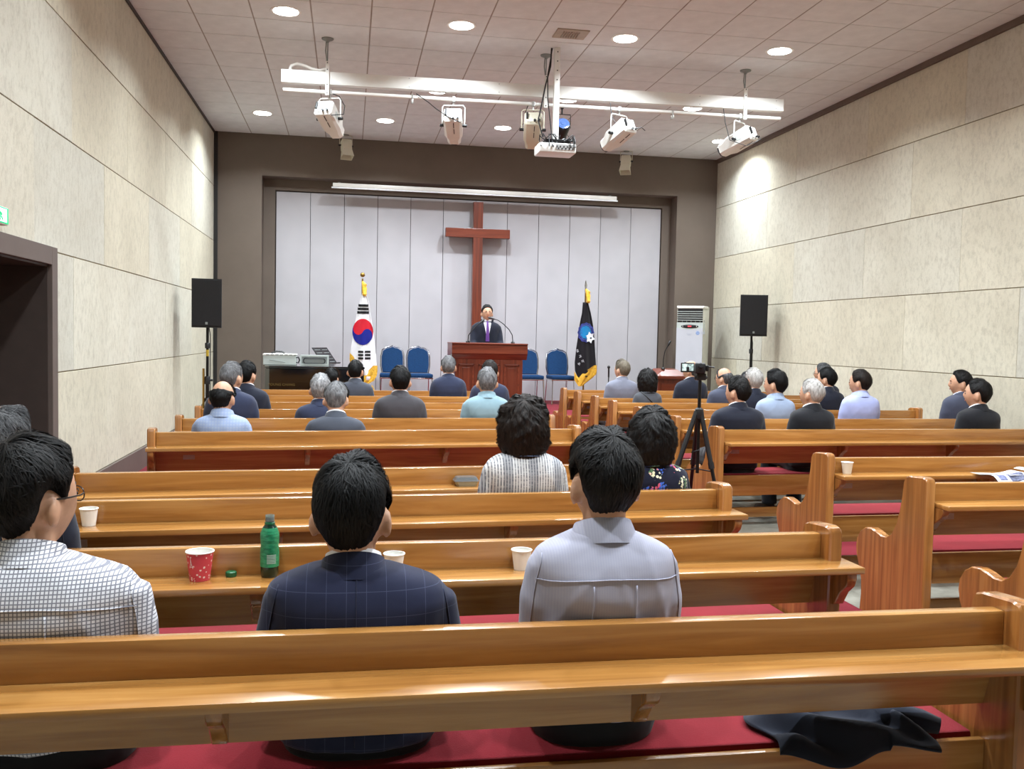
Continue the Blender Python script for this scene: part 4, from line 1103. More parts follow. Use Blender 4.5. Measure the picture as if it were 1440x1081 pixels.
    if strands:
        pf = rg.uniform(-PI, PI, strands); u0 = np.sqrt(rg.uniform(.0, 1, strands))*.93
        if kind == 'bob': u0 = rg.uniform(0.02, .97, strands)
        K = 6 if kind != 'bob' else 10; ln = slen*rg.uniform(.6, 1.4, strands)*(1 if kind != 'bob' else 1.7)
        tmv = np.interp((pf+PI) % (2*PI)-PI, np.r_[phi, PI], np.r_[thmax, thmax[0]])
        du = ln/(tmv*.105)
        drift = rg.normal(0, .16 if kind != 'bob' else .14, strands); lift = jut*(1 if kind != 'bob' else 1.2)*rg.uniform(0, 1, strands)**2*1.6; curl = rg.uniform(0, 6.28, strands)
        pts = []
        for k in range(K):
            f = k/(K-1); uu = np.clip(u0+du*(f-.1), 0, 1.06)
            pp = pf+drift*f/np.maximum(.35, uu) + ((.03+.04*f)*np.sin(curl+f*8) if kind == 'bob' else .02*np.sin(curl+f*4))
            if kind != 'bob': uu = np.minimum(uu, .995)
            P, O = surf(pp, np.minimum(uu, 1.02)); lf = lift*(.25+.75*np.sin(f*2.4))*(np.clip((1.02-uu)/.3, .15, 1) if kind != 'bob' else 1); pts.append(P+O*lf[:, None]+O*.0008)
        pts = np.stack(pts, 1)          # strands,K,3
        tang = np.gradient(pts, axis=1); tang /= np.linalg.norm(tang, axis=2, keepdims=True)+1e-9
        outw = pts/np.linalg.norm(pts, axis=2, keepdims=True)
        side = np.cross(tang, outw); side /= np.linalg.norm(side, axis=2, keepdims=True)+1e-9
        wv = np.interp(np.linspace(0, 1, K), [0, .2, .7, 1], [.7, 1, .9, .12])[None, :, None]*sw*rg.uniform(.6, 1.3, (strands, 1, 1))
        A = pts+side*wv; B = pts-side*wv
        V = np.stack([A, B], 2).reshape(-1, 3)
        base = np.arange(strands)[:, None]*(2*K)+np.arange(K-1)[None]*2
        F = np.stack([base, base+1, base+3, base+2], -1).reshape(-1, 4)
        mb.add(V.tolist(), F.tolist())
    return mb
def sleeve_path(sx, sw, sy, zs, s, kind):
    if kind == 'stand':
        return [(sx*(sw-.075), sy, zs-.06), (sx*(sw-.05), sy+.0, zs-.15), (sx*(sw-.03), sy+.05, zs-.30), (sx*(sw-.03), sy+.17, zs-.40), (sx*(sw-.05), sy+.29, zs-.44)]
    return [(sx*(sw-.078), sy, zs-.062), (sx*(sw-.060), sy+.005, zs-.15), (sx*(sw-.048), sy+.04, zs-.31), (sx*(sw-.07), sy+.16, zs-.38), (sx*(sw-.12), sy+.29, s+.135)]
def person(label, block=None, row=0, px=0, top=0, yaw=0., pitch=0., roll=0., sw=.222, hs=1., hair='short', hcol='black', thick=.017, wav=0., wear='suit', col='navy', shirt='white', pants='black', skin_c=(196, 150, 122),
           near=False, glasses=False, seat=.432, bodyrot=0., pose='sit', headfwd=0., loc=None, drop=0., shape=1., headx=0., seed=0, extra=None, noise_amp=None, Yoff=0.):
    # where the head is
    if pose == 'sit':
        X = at(px, top, rowY(block, row, 1.)+.2).x
        for _ in range(4):
            Y0 = rowY(block, row, X)+Yoff; P = at(px, top, Y0+.19+headfwd); X = P.x
        ztop = P.z
        ox, oy, oz = X-headx, Y0+.245, 0.
        s = seat
    else:
        ox, oy, oz = loc; ztop = top
        s = ztop - oz - .80
    hz = ztop - oz - thick*.9 - .117*hs
    hy = -.055+headfwd; zs = hz-.136*hs-drop
    sy = -.075 if pose == 'sit' else -.02
    if pose == 'stand': hy = .01; 
    t = thing('person', label, 'person', (ox, oy, oz), bodyrot)
    vox = .0085 if near else .012
    k = sw/.235; n = 28
    HM = Matrix.Translation((headx, hy, hz)) @ Euler((math.radians(pitch), math.radians(roll), math.radians(yaw)), 'XYZ').to_matrix().to_4x4()
    def torso(grow, rows, mb):
        rings = []
        for f, wx, wy, dy in rows:
            z = s+(zs-s)*f
            y = np.interp(f, [0, .35, .8, 1., 1.15], [.0, -.035, sy-.005, sy, (sy+hy)/2-.005])+dy
            rings.append(se_ring((headx*min(1, max(0, (f-.85)/.2)), y, z), (wx*k+grow), wy*shape+grow, n, 2.5))
        mb.loft(rings)
    # ---- body: one continuous skin
    b = MB()
    torso(-.012, [(.03, .145, .10, 0), (.12, .155, .11, 0), (.4, .148, .105, 0), (.65, .16, .108, 0), (.85, .165, .09, 0), (.93, .14, .07, 0), (1.0, .09, .06, 0), (1.08, .058, .055, .0)], b)
    nk = [(headx*.75, (sy*.6+hy*.4)-.004, zs+.0), (headx*.85, sy*.4+hy*.6-.012, zs+.05), (headx, hy-.018, hz-.055*hs)]
    b.tube(nk, [.062, .056, .056], 18)
    hp = [[tuple(HM @ Vector(p)) for p in head_pts(r, hs)] for r in sph_grid()]
    b.loft(hp)
    for sx in (-1, 1):
        b.ball((0, 0, 0), (.011, .022, .036), 12, 8, HM @ Matrix.Translation((sx*.083*hs, -.012*hs, -.020*hs)) @ Matrix.Rotation(sx*.5, 4, 'Z') @ Matrix.Rotation(-.15, 4, 'X') @ Matrix.Scale(hs, 4))
        sp = sleeve_path(sx, sw, sy, zs, s, pose)
        wr = Vector(sp[-1]); el = Vector(sp[-2]); dd = (wr-el).normalized()
        b.tube(sp, [.044, .044, .039, .034, .026], 12)
        pm = wr+dd*.05+Vector((-sx*.01, .0, -.008)); b.tube([wr-dd*.01, wr+dd*.03, pm+dd*.035], [.024, .036, .036], 10)
        side = dd.cross(Vector((0, 0, 1))).normalized()
        for q, (o_, l_) in enumerate(((-.030, .062), (-.010, .074), (.011, .070), (.031, .055))):
            r0 = pm+dd*.03+side*o_; b.tube([r0, r0+dd*l_*.5+Vector((0, 0, -.004)), r0+dd*l_*.85+Vector((0, 0, -.022))], [.0095, .009, .007], 8)
        th = wr+dd*.02-side*sx*.0+side*(.032*(-sx if dd.y > 0 else sx)); b.tube([th, th+dd*.035+side*(-sx*.018), th+dd*.06+side*(-sx*.02)+Vector((0, 0, -.012))], [.012, .0105, .008], 8)
        if pose == 'sit': lg = [(sx*.085, .02, s+.07), (sx*.10, .22, s+.075), (sx*.115, .405, s+.055), (sx*.115, .42, s-.1), (sx*.115, .395, .11), (sx*.115, .40, .055)]
        else: lg = [(sx*.085, .0, s+.02), (sx*.09, .01, s-.2), (sx*.095, .015, s-.38), (sx*.095, .0, s-.55), (sx*.1, -.01, .11), (sx*.1, .0, .05)]
        b.tube(lg, [.078, .072, .056, .05, .036, .036], 12)
        a_ = Vector(lg[-1]); b.tube([a_+Vector((0, -.03, -.01)), a_+Vector((0, .08, -.012)), a_+Vector((sx*.015, .16, -.022))], [.033, .032, .02], 10)
    body = new_obj('body', remesh(b, 'body', vox, 2), skin(skin_c), t)
    # ---- face details
    def on_face(x, z, lift=0.):
        d = Vector((x, 1, z)).normalized(); p = head_pts([d[:]], hs)[0]; return HM @ Vector((p[0], p[1]+lift, p[2]))
    for sx in (-1, 1):
        MB().ball(on_face(sx*.36, .02, -.004), (.0125*hs, .006, .0065*hs), 10, 6).obj('eye', plain('eye_dark', (40, 30, 28), .2), body, SM)
        MB().tube([on_face(sx*.20, .20, .0), on_face(sx*.38, .24, .0), on_face(sx*.56, .18, .0)], [.003, .0042, .0025], 6).obj('eyebrow', HAIR[hcol] if hcol not in ('white', 'silver') else HAIR['grey'], body, SM)
    b = MB(); b.tube([on_face(-.22, -.50), on_face(-.08, -.475, .002), on_face(0, -.485, .002), on_face(.08, -.475, .002), on_face(.22, -.50)], [.002, .0055, .006, .0055, .002], 8); b.obj('lips', plain('lips', (150, 88, 80), .45), body, SM)
    # ---- hair
    ns = 9000 if near else 1100
    if hair == 'horseshoe': ns = int(ns*.6)
    hb = hair_geo(hair, hs, thick, seed+11, wav, ns, .05 if hair != 'bob' else .045, (.0010 if hair != 'bob' else .0014) if near else .0024, .0065 if near else .005, n=96 if near else 64, m=28 if near else 18)
    hb.xf(HM); ho = hb.obj('hair', HAIR[hcol], t, PI)
    # ---- trousers and shoes
    pm_ = cloth('pants_'+pants, {'black': (24, 25, 30), 'navy': (26, 30, 46), 'grey': (70, 72, 78), 'beige': (150, 138, 118)}[pants])
    key = ('pants', pose, near, round(k, 2), round(s, 2))
    if key not in SHARED:
        b = MB()
        if pose == 'sit':
            b.loft([se_ring((0, dy, s+dz), wx*k, wy, 24, 2.5) for dz, wx, wy, dy in ((-.012, .15, .12, .03), (-.004, .178, .145, .02), (.05, .188, .152, .005), (.10, .180, .142, -.01), (.15, .176, .130, -.025), (.165, .16, .115, -.03))])
            for sx in (-1, 1): b.tube([(sx*.085, .0, s+.085), (sx*.10, .22, s+.088), (sx*.115, .41, s+.065), (sx*.115, .435, s-.08), (sx*.115, .41, .2), (sx*.115, .395, .075)], [.10, .095, .078, .073, .066, .064], 14)
        else:
            b.ball((0, .0, s+.06), (.18*k, .13, .12), 18, 10)
            for sx in (-1, 1): b.tube([(sx*.085, 0, s+.04), (sx*.092, .01, s-.2), (sx*.096, .015, s-.4), (sx*.1, 0, .2), (sx*.1, -.0, .07)], [.1, .095, .078, .072, .07], 14)
        SHARED[key] = remesh(b, 'trousers', .012, 3)
        y0 = .40 if pose == 'sit' else 0.
        for sx in (-1, 1):
            b = MB(); x = sx*(.115 if pose == 'sit' else .1)
            b.loft([se_ring((x+sx*.02*f, y0+dy, z), wx, .02, 14) if 0 else [(x+sx*.02*f+wx*math.cos(q), y0+dy, max(.001, z+hh*math.sin(q))) for q in np.linspace(0, 2*PI, 14, endpoint=False)] for f, dy, wx, z, hh in ((0, -.06, .02, .045, .03), (0, -.04, .038, .05, .05), (0, .02, .042, .05, .05), (.4, .1, .046, .035, .036), (.8, .17, .04, .028, .028), (1, .205, .015, .02, .015))])
            SHARED[key+('shoe', sx)] = b.mesh('shoe', PI)
    new_obj('trousers', SHARED[key], pm_, t)
    for sx in (-1, 1): new_obj('shoe', SHARED[key+('shoe', sx)], plain('black_leather', (18, 17, 17), .35), t)
    # ---- upper garment
    gm = CLOTHES[col]
    amp = noise_amp if noise_amp is not None else {'suit': .0035, 'shirt': .006, 'blouse': .006}[wear]*(1 if near else .8)
    g0 = .010 if wear == 'suit' else .004
    b = MB()
    bot = .07 if wear == 'suit' else .14
    torso(g0, [(bot, .178, .138, 0), (bot+.05, .18, .14, 0), (.35, .170, .125, 0), (.55, .178, .122, 0), (.75, .190, .118, 0), (.86, .198, .110, 0), (.925, .196, .100, 0), (.965, .182, .090, 0), (.995, .156, .082, 0), (1.020, .122, .074, .0), (1.042, .090, .067, .0), (1.052, .066, .055, 0)], b)
    for sx in (-1, 1):
        b.tube(sleeve_path(sx, sw, sy, zs, s, pose), [.058+g0*.6, .058+g0*.6, .052+g0*.5, .048+g0*.5, .042+g0*.4], 16)
    rg = np.random.default_rng(seed+5); ph = rg.uniform(0, 6.28, 10)
    def folds(co, no):
        x, y, z = co.T; zz = (z-s)/(zs-s)
        low = np.clip(1.05-zz, 0, 1)
        f = np.sin(26*z+9*x*np.sign(x)+3*np.sin(11*x+ph[0])+ph[1])*.5 + np.sin(48*z-22*np.abs(x)+2*np.sin(17*x+ph[2])+ph[3])*.35 + np.sin(34*x+14*z+3*np.sin(9*z+ph[4])+ph[5])*.35
        ridge = 1-np.abs(np.sin(13*z+16*np.abs(x)+2.5*np.sin(8*x+ph[6])+ph[7])); ridge = ridge**3
        return co+no*(amp*(f*.6+ridge*.9)*(.35+.65*low))[:, None]
    gme = remesh(b, {'suit': 'jacket', 'shirt': 'shirt', 'blouse': 'blouse'}[wear], .0095 if near else .013, 3, folds)
    go = new_obj({'suit': 'jacket', 'shirt': 'shirt', 'blouse': 'blouse'}[wear], gme, gm, t)
    # ---- collars
    yc, zc0 = (sy*.60+hy*.40)-.004, zs+.024
    def band(r0, r1, z0, z1, thk, slope, mat, name, gap=0.):
        rings = []
        for (r, z) in ((r0, z0), (r1, z1), (r1-thk, z1+.001), (r0-thk, z0)):
            rings.append([(headx*.8+r*math.cos(a)*1.04, yc+(r*.98)*math.sin(a)+(.012 if z > z0+.001 else 0), z-slope*(math.sin(a)+1)*.5*.08) for a in np.linspace(0, 2*PI, 36, endpoint=False)])
        rings.append(rings[0]); bb = MB(); bb.loft(rings, cap=False); return bb.obj(name, mat, go, PI)
    if wear == 'suit':
        band(.095, .073, zc0-.018, zc0+.042, .006, .9, gm, 'jacket_collar')
        if shirt: band(.072, .066, zc0+.02, zc0+.050, .004, .8, CLOTHES[shirt], 'shirt_collar')
    elif wear == 'shirt':
        band(.093, .071, zc0-.012, zc0+.046, .005, .7, gm, 'collar')
        band(.071, .067, zc0+.02, zc0+.045, .004, .7, gm, 'collar_stand')
    else:
        band(.100, .080, zc0-.012, zc0+.018, .005, .7, CLOTHES['smock_blue'] if col == 'stripe' else gm, 'neckline_band')
    # ---- seams on close figures
    if near:
        bv = bvh_of(gme)
        def seam(pts, w=.0016, d=1, name='seam', mat=None, raise_=.0012):
            v = []; 
            for x, z in pts:
                h_ = bv.ray_cast(Vector((x, -1.0*d, z)), Vector((0, d, 0)))
                if h_[0] is not None: v.append(h_[0]+h_[1]*raise_)
            if len(v) > 2: MB().tube(v, w, 5).obj(name, mat or gm, go, PI)
        zt_ = zs
        if wear == 'suit':
            seam([(headx*.5+0.0, z) for z in np.linspace(s+.05, zt_+.02, 24)], .0014, name='back_seam')
        elif wear == 'shirt':
            seam([(x, zt_-.085+.01*math.cos(x*9)) for x in np.linspace(-sw*.86, sw*.86, 40)], .0018, name='yoke_seam')
            seam([(-.055, z) for z in np.linspace(s+.15, zt_-.09, 20)], .0022, name='back_pleat'); seam([(.055, z) for z in np.linspace(s+.15, zt_-.09, 20)], .0022, name='back_pleat')
        for sx in (-1, 1):
            seam([(sx*(sw*.80+.022*math.sin((q-.1)*2.2)), zt_-.012-.23*q) for q in np.linspace(0, 1, 22)], .0018, name='armhole_seam')
    if glasses:
        b = MB()
        for sx in (-1, 1):
            c = on_face(sx*.37, .0, .012)
            pts = []
            for a in np.linspace(0, 2*PI, 17): 
                q = on_face(sx*.37, .0, .012); pts.append(q+HM.to_3x3() @ Vector((.024*math.cos(a), -.004*abs(math.cos(a)), .017*math.sin(a)))*hs)
            b.tube(pts, .0016, 5)
            e0 = HM @ (Vector((sx*.066, .072, .004))*hs); e1 = HM @ (Vector((sx*.081, .03, .006))*hs); e2 = HM @ (Vector((sx*.086, -.015, .008))*hs)
            b.tube([c+HM.to_3x3() @ Vector((sx*.024, -.004, .004)), e0, e1, e2], .0022, 6)
        b.tube([on_face(-.14, .02, .012), on_face(0, .04, .012), on_face(.14, .02, .012)], .0015, 5)
        b.obj('glasses', plain('glasses_frame', (36, 32, 30), .3, .4), t, SM)
    if extra: extra(t, go, gme, dict(s=s, zs=zs, hy=hy, hz=hz, sy=sy, HM=HM, yc=yc, zc0=zc0))
    return t
SHARED = {}
HAIR = dict(black=hairmat('black', (7, 7, 8), (20, 19, 20)), soft=hairmat('soft_black', (12, 11, 12), (32, 29, 28)), brown=hairmat('brown_black', (16, 12, 11), (44, 34, 29)), dgrey=hairmat('dark_grey', (48, 48, 50), (104, 104, 106)),
            grey=hairmat('grey', (82, 82, 84), (142, 142, 144)), silver=hairmat('silver', (112, 112, 114), (186, 186, 188)), white=hairmat('white', (158, 154, 150), (212, 208, 204)), sand=hairmat('sandy_grey', (92, 84, 72), (140, 130, 114)))
CLOTHES = dict(navy=cloth('navy', (24, 28, 42), 'tweed'), blue=cloth('blue_suit', (40, 46, 68), 'tweed'), dark=cloth('dark_navy', (26, 29, 42)), blk=cloth('black_suit', (22, 23, 28)), grey=cloth('grey_suit', (58, 62, 72), 'tweed'), lgrey=cloth('light_grey_suit', (108, 110, 124), 'tweed'),
               gbrown=cloth('brown_grey_suit', (60, 58, 62), 'tweed'), slate=cloth('slate_suit', (58, 62, 78), 'tweed'), pane=cloth('windowpane', (28, 32, 56), 'pane'), check=cloth('check', (226, 226, 232), 'check'), lilac=cloth('lilac_grey', (172, 172, 188), 'vstripe'), white=cloth('white_shirt', (226, 226, 230)),
               lblue=cloth('light_blue', (152, 166, 192), 'finecheck'), violet=cloth('violet_blue', (158, 166, 208)), cyan=cloth('turquoise', (128, 155, 166)), pale=cloth('pale_blue', (140, 154, 178)), stripe=cloth('stripe', (214, 214, 214), 'stripe'), floral=cloth('floral', (18, 20, 40), 'floral'),
               dgrey=cloth('dark_grey', (66, 68, 74), 'tweed'), smock_blue=cloth('smocking', (96, 106, 130), 'check'), purple=cloth('purple_tie', (96, 60, 128)))

def strap(t, go, gme, d):
    bv = bvh_of(gme); v = []
    for q in np.linspace(0, 1, 24):
        x, z = -.10+.26*q, d['zs']+.02-.26*q
        h_ = bv.ray_cast(Vector((x, -1, z)), Vector((0, 1, 0)))
        if h_[0] is not None: v.append(h_[0]+h_[1]*.004)
    if len(v) > 2: MB().tube(v, .006, 6).obj('shoulder_strap', BLACK, go, SM)
def front_dress(t, go, gme, d):
    bv = bvh_of(gme); zs, s = d['zs'], d['s']
    def patch(rows, off, name, mat):
        g = []
        for z, a, c in rows:
            r = []
            for k in range(9):
                x = a+(c-a)*k/8; h_ = bv.ray_cast(Vector((x, 2, z)), Vector((0, -1, 0)))
                r.append((x, (h_[0].y if h_[0] is not None else .05)+off, z))
            g.append(r)
        v = [p for r in g for p in r]; f = [(i*9+k, i*9+k+1, (i+1)*9+k+1, (i+1)*9+k) for i in range(len(g)-1) for k in range(8)]
        MB().add(v, f).obj(name, mat, go, PI)
    zz = np.linspace(zs+.055, zs-.27, 12)
    patch([(z, -.062*(1-i/11)-.004, .062*(1-i/11)+.004) for i, z in enumerate(zz)], .006, 'shirt_front', CLOTHES['white'])
    zz = np.linspace(zs+.03, zs-.28, 12)
    patch([(z, -.014-.016*i/11, .014+.016*i/11) for i, z in enumerate(zz)], .011, 'tie', CLOTHES['purple'])
    for sx in (-1, 1):
        patch([(z, sx*(.066*(1-i/11)+.002), sx*(.066*(1-i/11)+.030*math.sin(PI*min(1, .25+i/14))+.012)) for i, z in enumerate(np.linspace(zs+.05, zs-.27, 12))], .009, 'lapel', CLOTHES['dark'])
N = dict(near=True)
person('man in a white shirt with fine dark check and glasses', 'L', 0, 44, 612, yaw=-34, sw=0.272, hs=1.09, hair='short', hcol='soft', thick=.026, wav=.004, wear='shirt', col='check', glasses=True, seed=1, near=True, headfwd=.02, headx=-.02)
person('balding grey-haired man in a navy suit behind the checked shirt man', 'L', 1, 2, 565, yaw=-22, sw=0.25, hs=1.05, hair='thin', hcol='dgrey', thick=.016, col='navy', glasses=True, seed=2, near=True, headfwd=.05)
person('black-haired man in a navy jacket with faint windowpane lines', 'L', 0, 496, 640, yaw=-9, sw=0.25, hs=1.06, hair='short', hcol='black', thick=.024, col='pane', seed=3, near=True, pitch=-6, headx=-0.024)
person('man in a plain lilac grey shirt with black hair', 'L', 0, 850, 602, yaw=8, sw=0.216, hs=1.02, hair='short', hcol='soft', thick=.022, wav=.003, wear='shirt', col='lilac', seed=4, near=True, drop=.01)
person('woman with wavy dark bob in a white and grey striped blouse', 'L', 2, 738, 558, yaw=-14, sw=0.212, hs=.98, hair='bob', hcol='brown', thick=.026, wav=.007, wear='blouse', col='stripe', seed=5, near=True)
person('woman with wavy black bob in a navy floral blouse', 'L', 2, 917, 575, yaw=-8, sw=0.2, hs=.98, hair='bob', hcol='soft', thick=.024, wav=.006, wear='blouse', col='floral', seed=6, near=True)
person('balding man in a light blue checked shirt beside the left wall', 'L', 4, 313, 533, yaw=-14, sw=0.215, hs=1.0, hair='horseshoe', hcol='black', thick=.014, wear='shirt', col='lblue', seed=7)
person('man with cropped grey hair in a navy blue suit near the left loudspeaker', 'L', 5, 326, 508, yaw=-28, sw=0.215, hs=1.02, hcol='grey', thick=.012, col='blue', seed=8)
person('black-haired man in navy behind the cropped grey hair man near the left loudspeaker', 'L', 6, 347, 507, yaw=-25, sw=0.215, hs=1.0, hcol='black', thick=.015, col='navy', seed=9)
person('silver-haired man in a navy blue suit leaning left of the grey jacket man', 'L', 5, 451, 525, yaw=0, sw=0.215, hs=1.0, hcol='silver', thick=.017, col='blue', seed=10, drop=.0)
person('man with tousled grey hair bowed in a slate grey jacket', 'L', 4, 473, 536, yaw=-6, pitch=-22, sw=0.228, hs=1.0, hcol='grey', thick=.02, wav=.004, col='grey', seed=11, headfwd=.05)
person('black-haired person sitting low in front of the piano', 'L', 9, 466, 517, yaw=-5, sw=.19, hs=.98, hcol='black', thick=.02, col='blk', seed=12)
person('dark-haired man in a grey suit in front of the national flag', 'L', 8, 500, 506, yaw=-8, sw=0.215, hs=1., hcol='black', thick=.014, col='grey', seed=13)
person('black-haired man in a brownish grey jacket in front of the blue chairs', 'L', 5, 563, 514, yaw=2, sw=0.228, hs=1., hcol='black', thick=.017, col='gbrown', seed=14)
person('man with short grey hair in a blue suit beside the pulpit', 'L', 8, 631, 500, yaw=-6, sw=0.215, hs=1., hcol='grey', thick=.014, col='blue', seed=15)
person('man with thin brown hair in a blue suit before the pulpit, mostly hidden', 'L', 7, 689, 506, yaw=2, sw=0.215, hs=1., hair='short', hcol='brown', thick=.012, col='blue', seed=16)
person('grey-haired man in a light turquoise shirt before the pulpit', 'L', 5, 685, 516, yaw=2, sw=0.228, hs=1.02, hcol='grey', thick=.013, wear='shirt', col='cyan', seed=17)
person('man with sandy grey hair in a pale grey suit, right block', 'R', 7, 875, 505, yaw=28, sw=0.215, hs=1., hcol='sand', thick=.014, col='lgrey', seed=18)
person('woman with curly black hair and a bag strap across her grey jacket', 'R', 6, 911, 519, yaw=4, sw=.18, hs=.97, hair='bob', hcol='soft', thick=.022, wav=.006, col='dgrey', wear='blouse', seed=19, extra=strap)
person('bald man in a navy suit behind the camcorder', 'R', 7, 972, 506, yaw=42, sw=0.215, hs=1.02, hair='horseshoe', hcol='dgrey', thick=.01, col='navy', seed=20)
person('bald man with glasses in a slate suit to the lens side of the camcorder', 'R', 6, 1019, 516, yaw=34, sw=.205, hs=1.02, hair='horseshoe', hcol='dgrey', thick=.012, col='slate', glasses=True, seed=21)
person('dark-haired man in a navy suit at the aisle end behind the tripod', 'R', 3, 1038, 528, yaw=32, sw=0.236, hs=1.02, hcol='soft', thick=.015, col='dark', seed=22)
person('white-haired man in navy between the slate suit and pale shirt men', 'R', 5, 1060, 517, yaw=12, sw=.2, hs=1.02, hcol='white', thick=.017, col='navy', seed=23)
person('dark-haired man almost hidden behind the white-haired man', 'R', 8, 1051, 522, yaw=10, sw=.2, hs=1., hcol='dgrey', thick=.012, col='slate', seed=24)
person('black-haired man in a pale blue shirt', 'R', 4, 1091, 519, yaw=38, sw=.205, hs=1.04, hcol='black', thick=.022, wear='shirt', col='pale', seed=25)
person('white-haired man in a black suit with white collar', 'R', 3, 1142, 532, yaw=30, sw=.205, hs=1., hcol='white', thick=.012, col='blk', seed=26)
person('black-haired man in a dark navy suit beyond the white-haired black suit man', 'R', 5, 1163, 516, yaw=38, sw=.205, hs=1.0, hcol='black', thick=.016, col='dark', seed=27)
person('man with glasses peeking out past the dark navy suit man', 'R', 6, 1158, 510, yaw=40, sw=.205, hs=1., hcol='dgrey', thick=.014, col='dark', glasses=True, seed=28)
person('dark-haired man in a violet blue shirt', 'R', 4, 1210, 519, yaw=36, sw=.205, hs=1.0, hcol='brown', thick=.014, wear='shirt', col='violet', seed=29)
person('black-haired man in a slate blue suit raising his chin beside the right wall', 'R', 4, 1352, 520, yaw=58, sw=.205, hs=1.02, hcol='soft', thick=.014, col='slate', shirt='check', seed=30)
person('black-haired man in a black suit nearest the right stone wall', 'R', 3, 1376, 532, yaw=40, sw=.205, hs=1.05, hcol='soft', thick=.014, col='blk', seed=31)
# the speaker at the pulpit
sp = at(685, 428, 13.85)
o = person('man in a dark suit, white shirt and purple tie speaking at the pulpit', pose='stand', loc=(sp.x, 13.85, ST), top=sp.z, sw=0.235, hs=1.02, hcol='soft', thick=.014, col='dark', yaw=0, near=False, glasses=True, seed=32, extra=front_dress, drop=.01)
o.rotation_euler.z = PI

# ------------------------------------------------------------------ small things
def shelf_at(px, py, block, row, rad, dz=.7025):
    """a point on the book shelf under a photo pixel, clear of the rail behind it"""
    p = atz(px, py, dz); y0 = rowY(block, row, p.x)
    y = max(min(p.y, y0-rad-.004), y0-.155+rad*.8)
    return Vector((p.x*y/p.y, y, dz))
def paper_cup(label, block, row, px, py, h, r, mat, shelfz=.7025):
    p = shelf_at(px, py, block, row, r)
    t = thing('paper_cup', label, 'cup', (p.x, p.y, shelfz))
    b = MB(); b.lathe([(r*.70, .0), (r*.72, .0), (r*.98, h-.004), (r*.955, h-.004), (r*.70, .006)], n=28, cap=True); b.obj('cup_wall', mat, t, SM)
    pts = [(r*.985*math.cos(a), r*.985*math.sin(a), h-.003) for a in np.linspace(0, 2*PI, 29)]
    MB().tube(pts, .0024, 6).obj('rolled_rim', PAPER, t, SM)
    MB().lathe([(.001, .006), (r*.7, .006)], n=20, cap=False).obj('cup_bottom', PAPER, t)
    MB().lathe([(r*.952, h-.003), (r*.699, .0062)], n=28, cap=False).obj('cup_lining', PAPER, t, SM)
    return t, r, h
def red_cup_mat():
    k = NT('red_printed_paper'); v = k.coords()
    vo = k.n('ShaderNodeTexVoronoi'); vo.inputs['Scale'].default_value = 105; k.l(v, vo.inputs['Vector'])
    n = k.noise(v, 110, 2)
    d = k.math('ADD', vo.outputs['Distance'], k.math('MULTIPLY', k.math('SUBTRACT', n, .5), .5))
    sp_ = k.n('ShaderNodeSeparateColor'); k.l(vo.outputs['Color'], sp_.inputs[0])
    a = k.math('MULTIPLY', k.math('LESS_THAN', d, .33), k.math('GREATER_THAN', sp_.outputs[0], .45))
    col = k.mix(a, (206, 66, 78), (240, 214, 208))
    return k.set(col, .5)
t, r, h = paper_cup('red printed paper cup with white motifs beside the green bottle', 'L', 1, 281, 814.5, .092, .042, red_cup_mat())
# tower motif on the cup
b = MB()
def on_cup(a, z, off=.0008): rr = r*.72+(r*.26)*(z/h)+off; return (rr*math.cos(a), rr*math.sin(a), z)
for s_ in (-1, 1): b.tube([on_cup(-PI/2-.62+s_*.17*f**1.6, .072-.030*f) for f in np.linspace(0, 1, 8)], .0007, 4)
for f in (.35, .62, .85): b.tube([on_cup(-PI/2-.62-.17*f**1.6, .072-.030*f), on_cup(-PI/2-.62+.17*f**1.6, .072-.030*f)], .0006, 4)
b.tube([on_cup(-PI/2-.62, .072), on_cup(-PI/2-.62, .079)], .0006, 4)
b.obj('tower_motif', PAPER, t)
paper_cup('plain white paper cup beside the lilac grey shirt man', 'L', 1, 733, 798, .068, .034, PAPER)
paper_cup('plain white paper cup half hidden behind the windowpane jacket shoulder', 'L', 1, 554, 803, .066, .034, PAPER)
paper_cup('plain white paper cup on the shelf beside the navy sleeve', 'L', 2, 125, 737, .070, .034, PAPER)
paper_cup('small white paper cup on the empty right-hand pew shelf', 'R', 2, 1191, 664, .070, .034, plain('cup_ivory', (232, 224, 206), .6, var=.01))
# bottle and cap
p = shelf_at(379, 808, 'L', 1, .03)
t = thing('plastic_bottle', 'green labelled plastic drink bottle without its cap', 'bottle', (p.x, p.y, .7025))
gl = plain('bottle_plastic', (24, 58, 42), .15, trans=.4)
MB().lathe([(.024, 0), (.0275, .006), (.028, .03), (.0285, .075), (.0265, .10), (.0285, .125), (.028, .142), (.02, .160), (.0135, .168), (.0135, .19), (.011, .19)], n=28).obj('bottle_body', gl, t, SM)
def blabel():
    k = NT('green_label'); v = k.coords(); n = k.noise(k.coords((1, 1, 3)), 60, 2)
    col = k.ramp(n, [(.4, (20, 118, 78)), (.6, (48, 146, 100))]); return k.set(col, .35)
MB().lathe([(.0292, .034), (.0296, .075), (.0277, .10), (.0297, .125), (.0288, .140), (.022, .157)], n=28, cap=False).obj('wrap_label', blabel(), t, SM)
b = MB()
for k in range(6):
    for q in range(7): a = -PI/2-.2+q*.14; b.add([(.0302*math.cos(a+da), .0302*math.sin(a+da), .046+.005*k+dz) for da, dz in ((0, 0), (.12, 0), (.12, .003), (0, .003))], [(0, 1, 2, 3)])
b.obj('small_print', plain('print_pale', (170, 196, 184), .6), t)
b = MB()
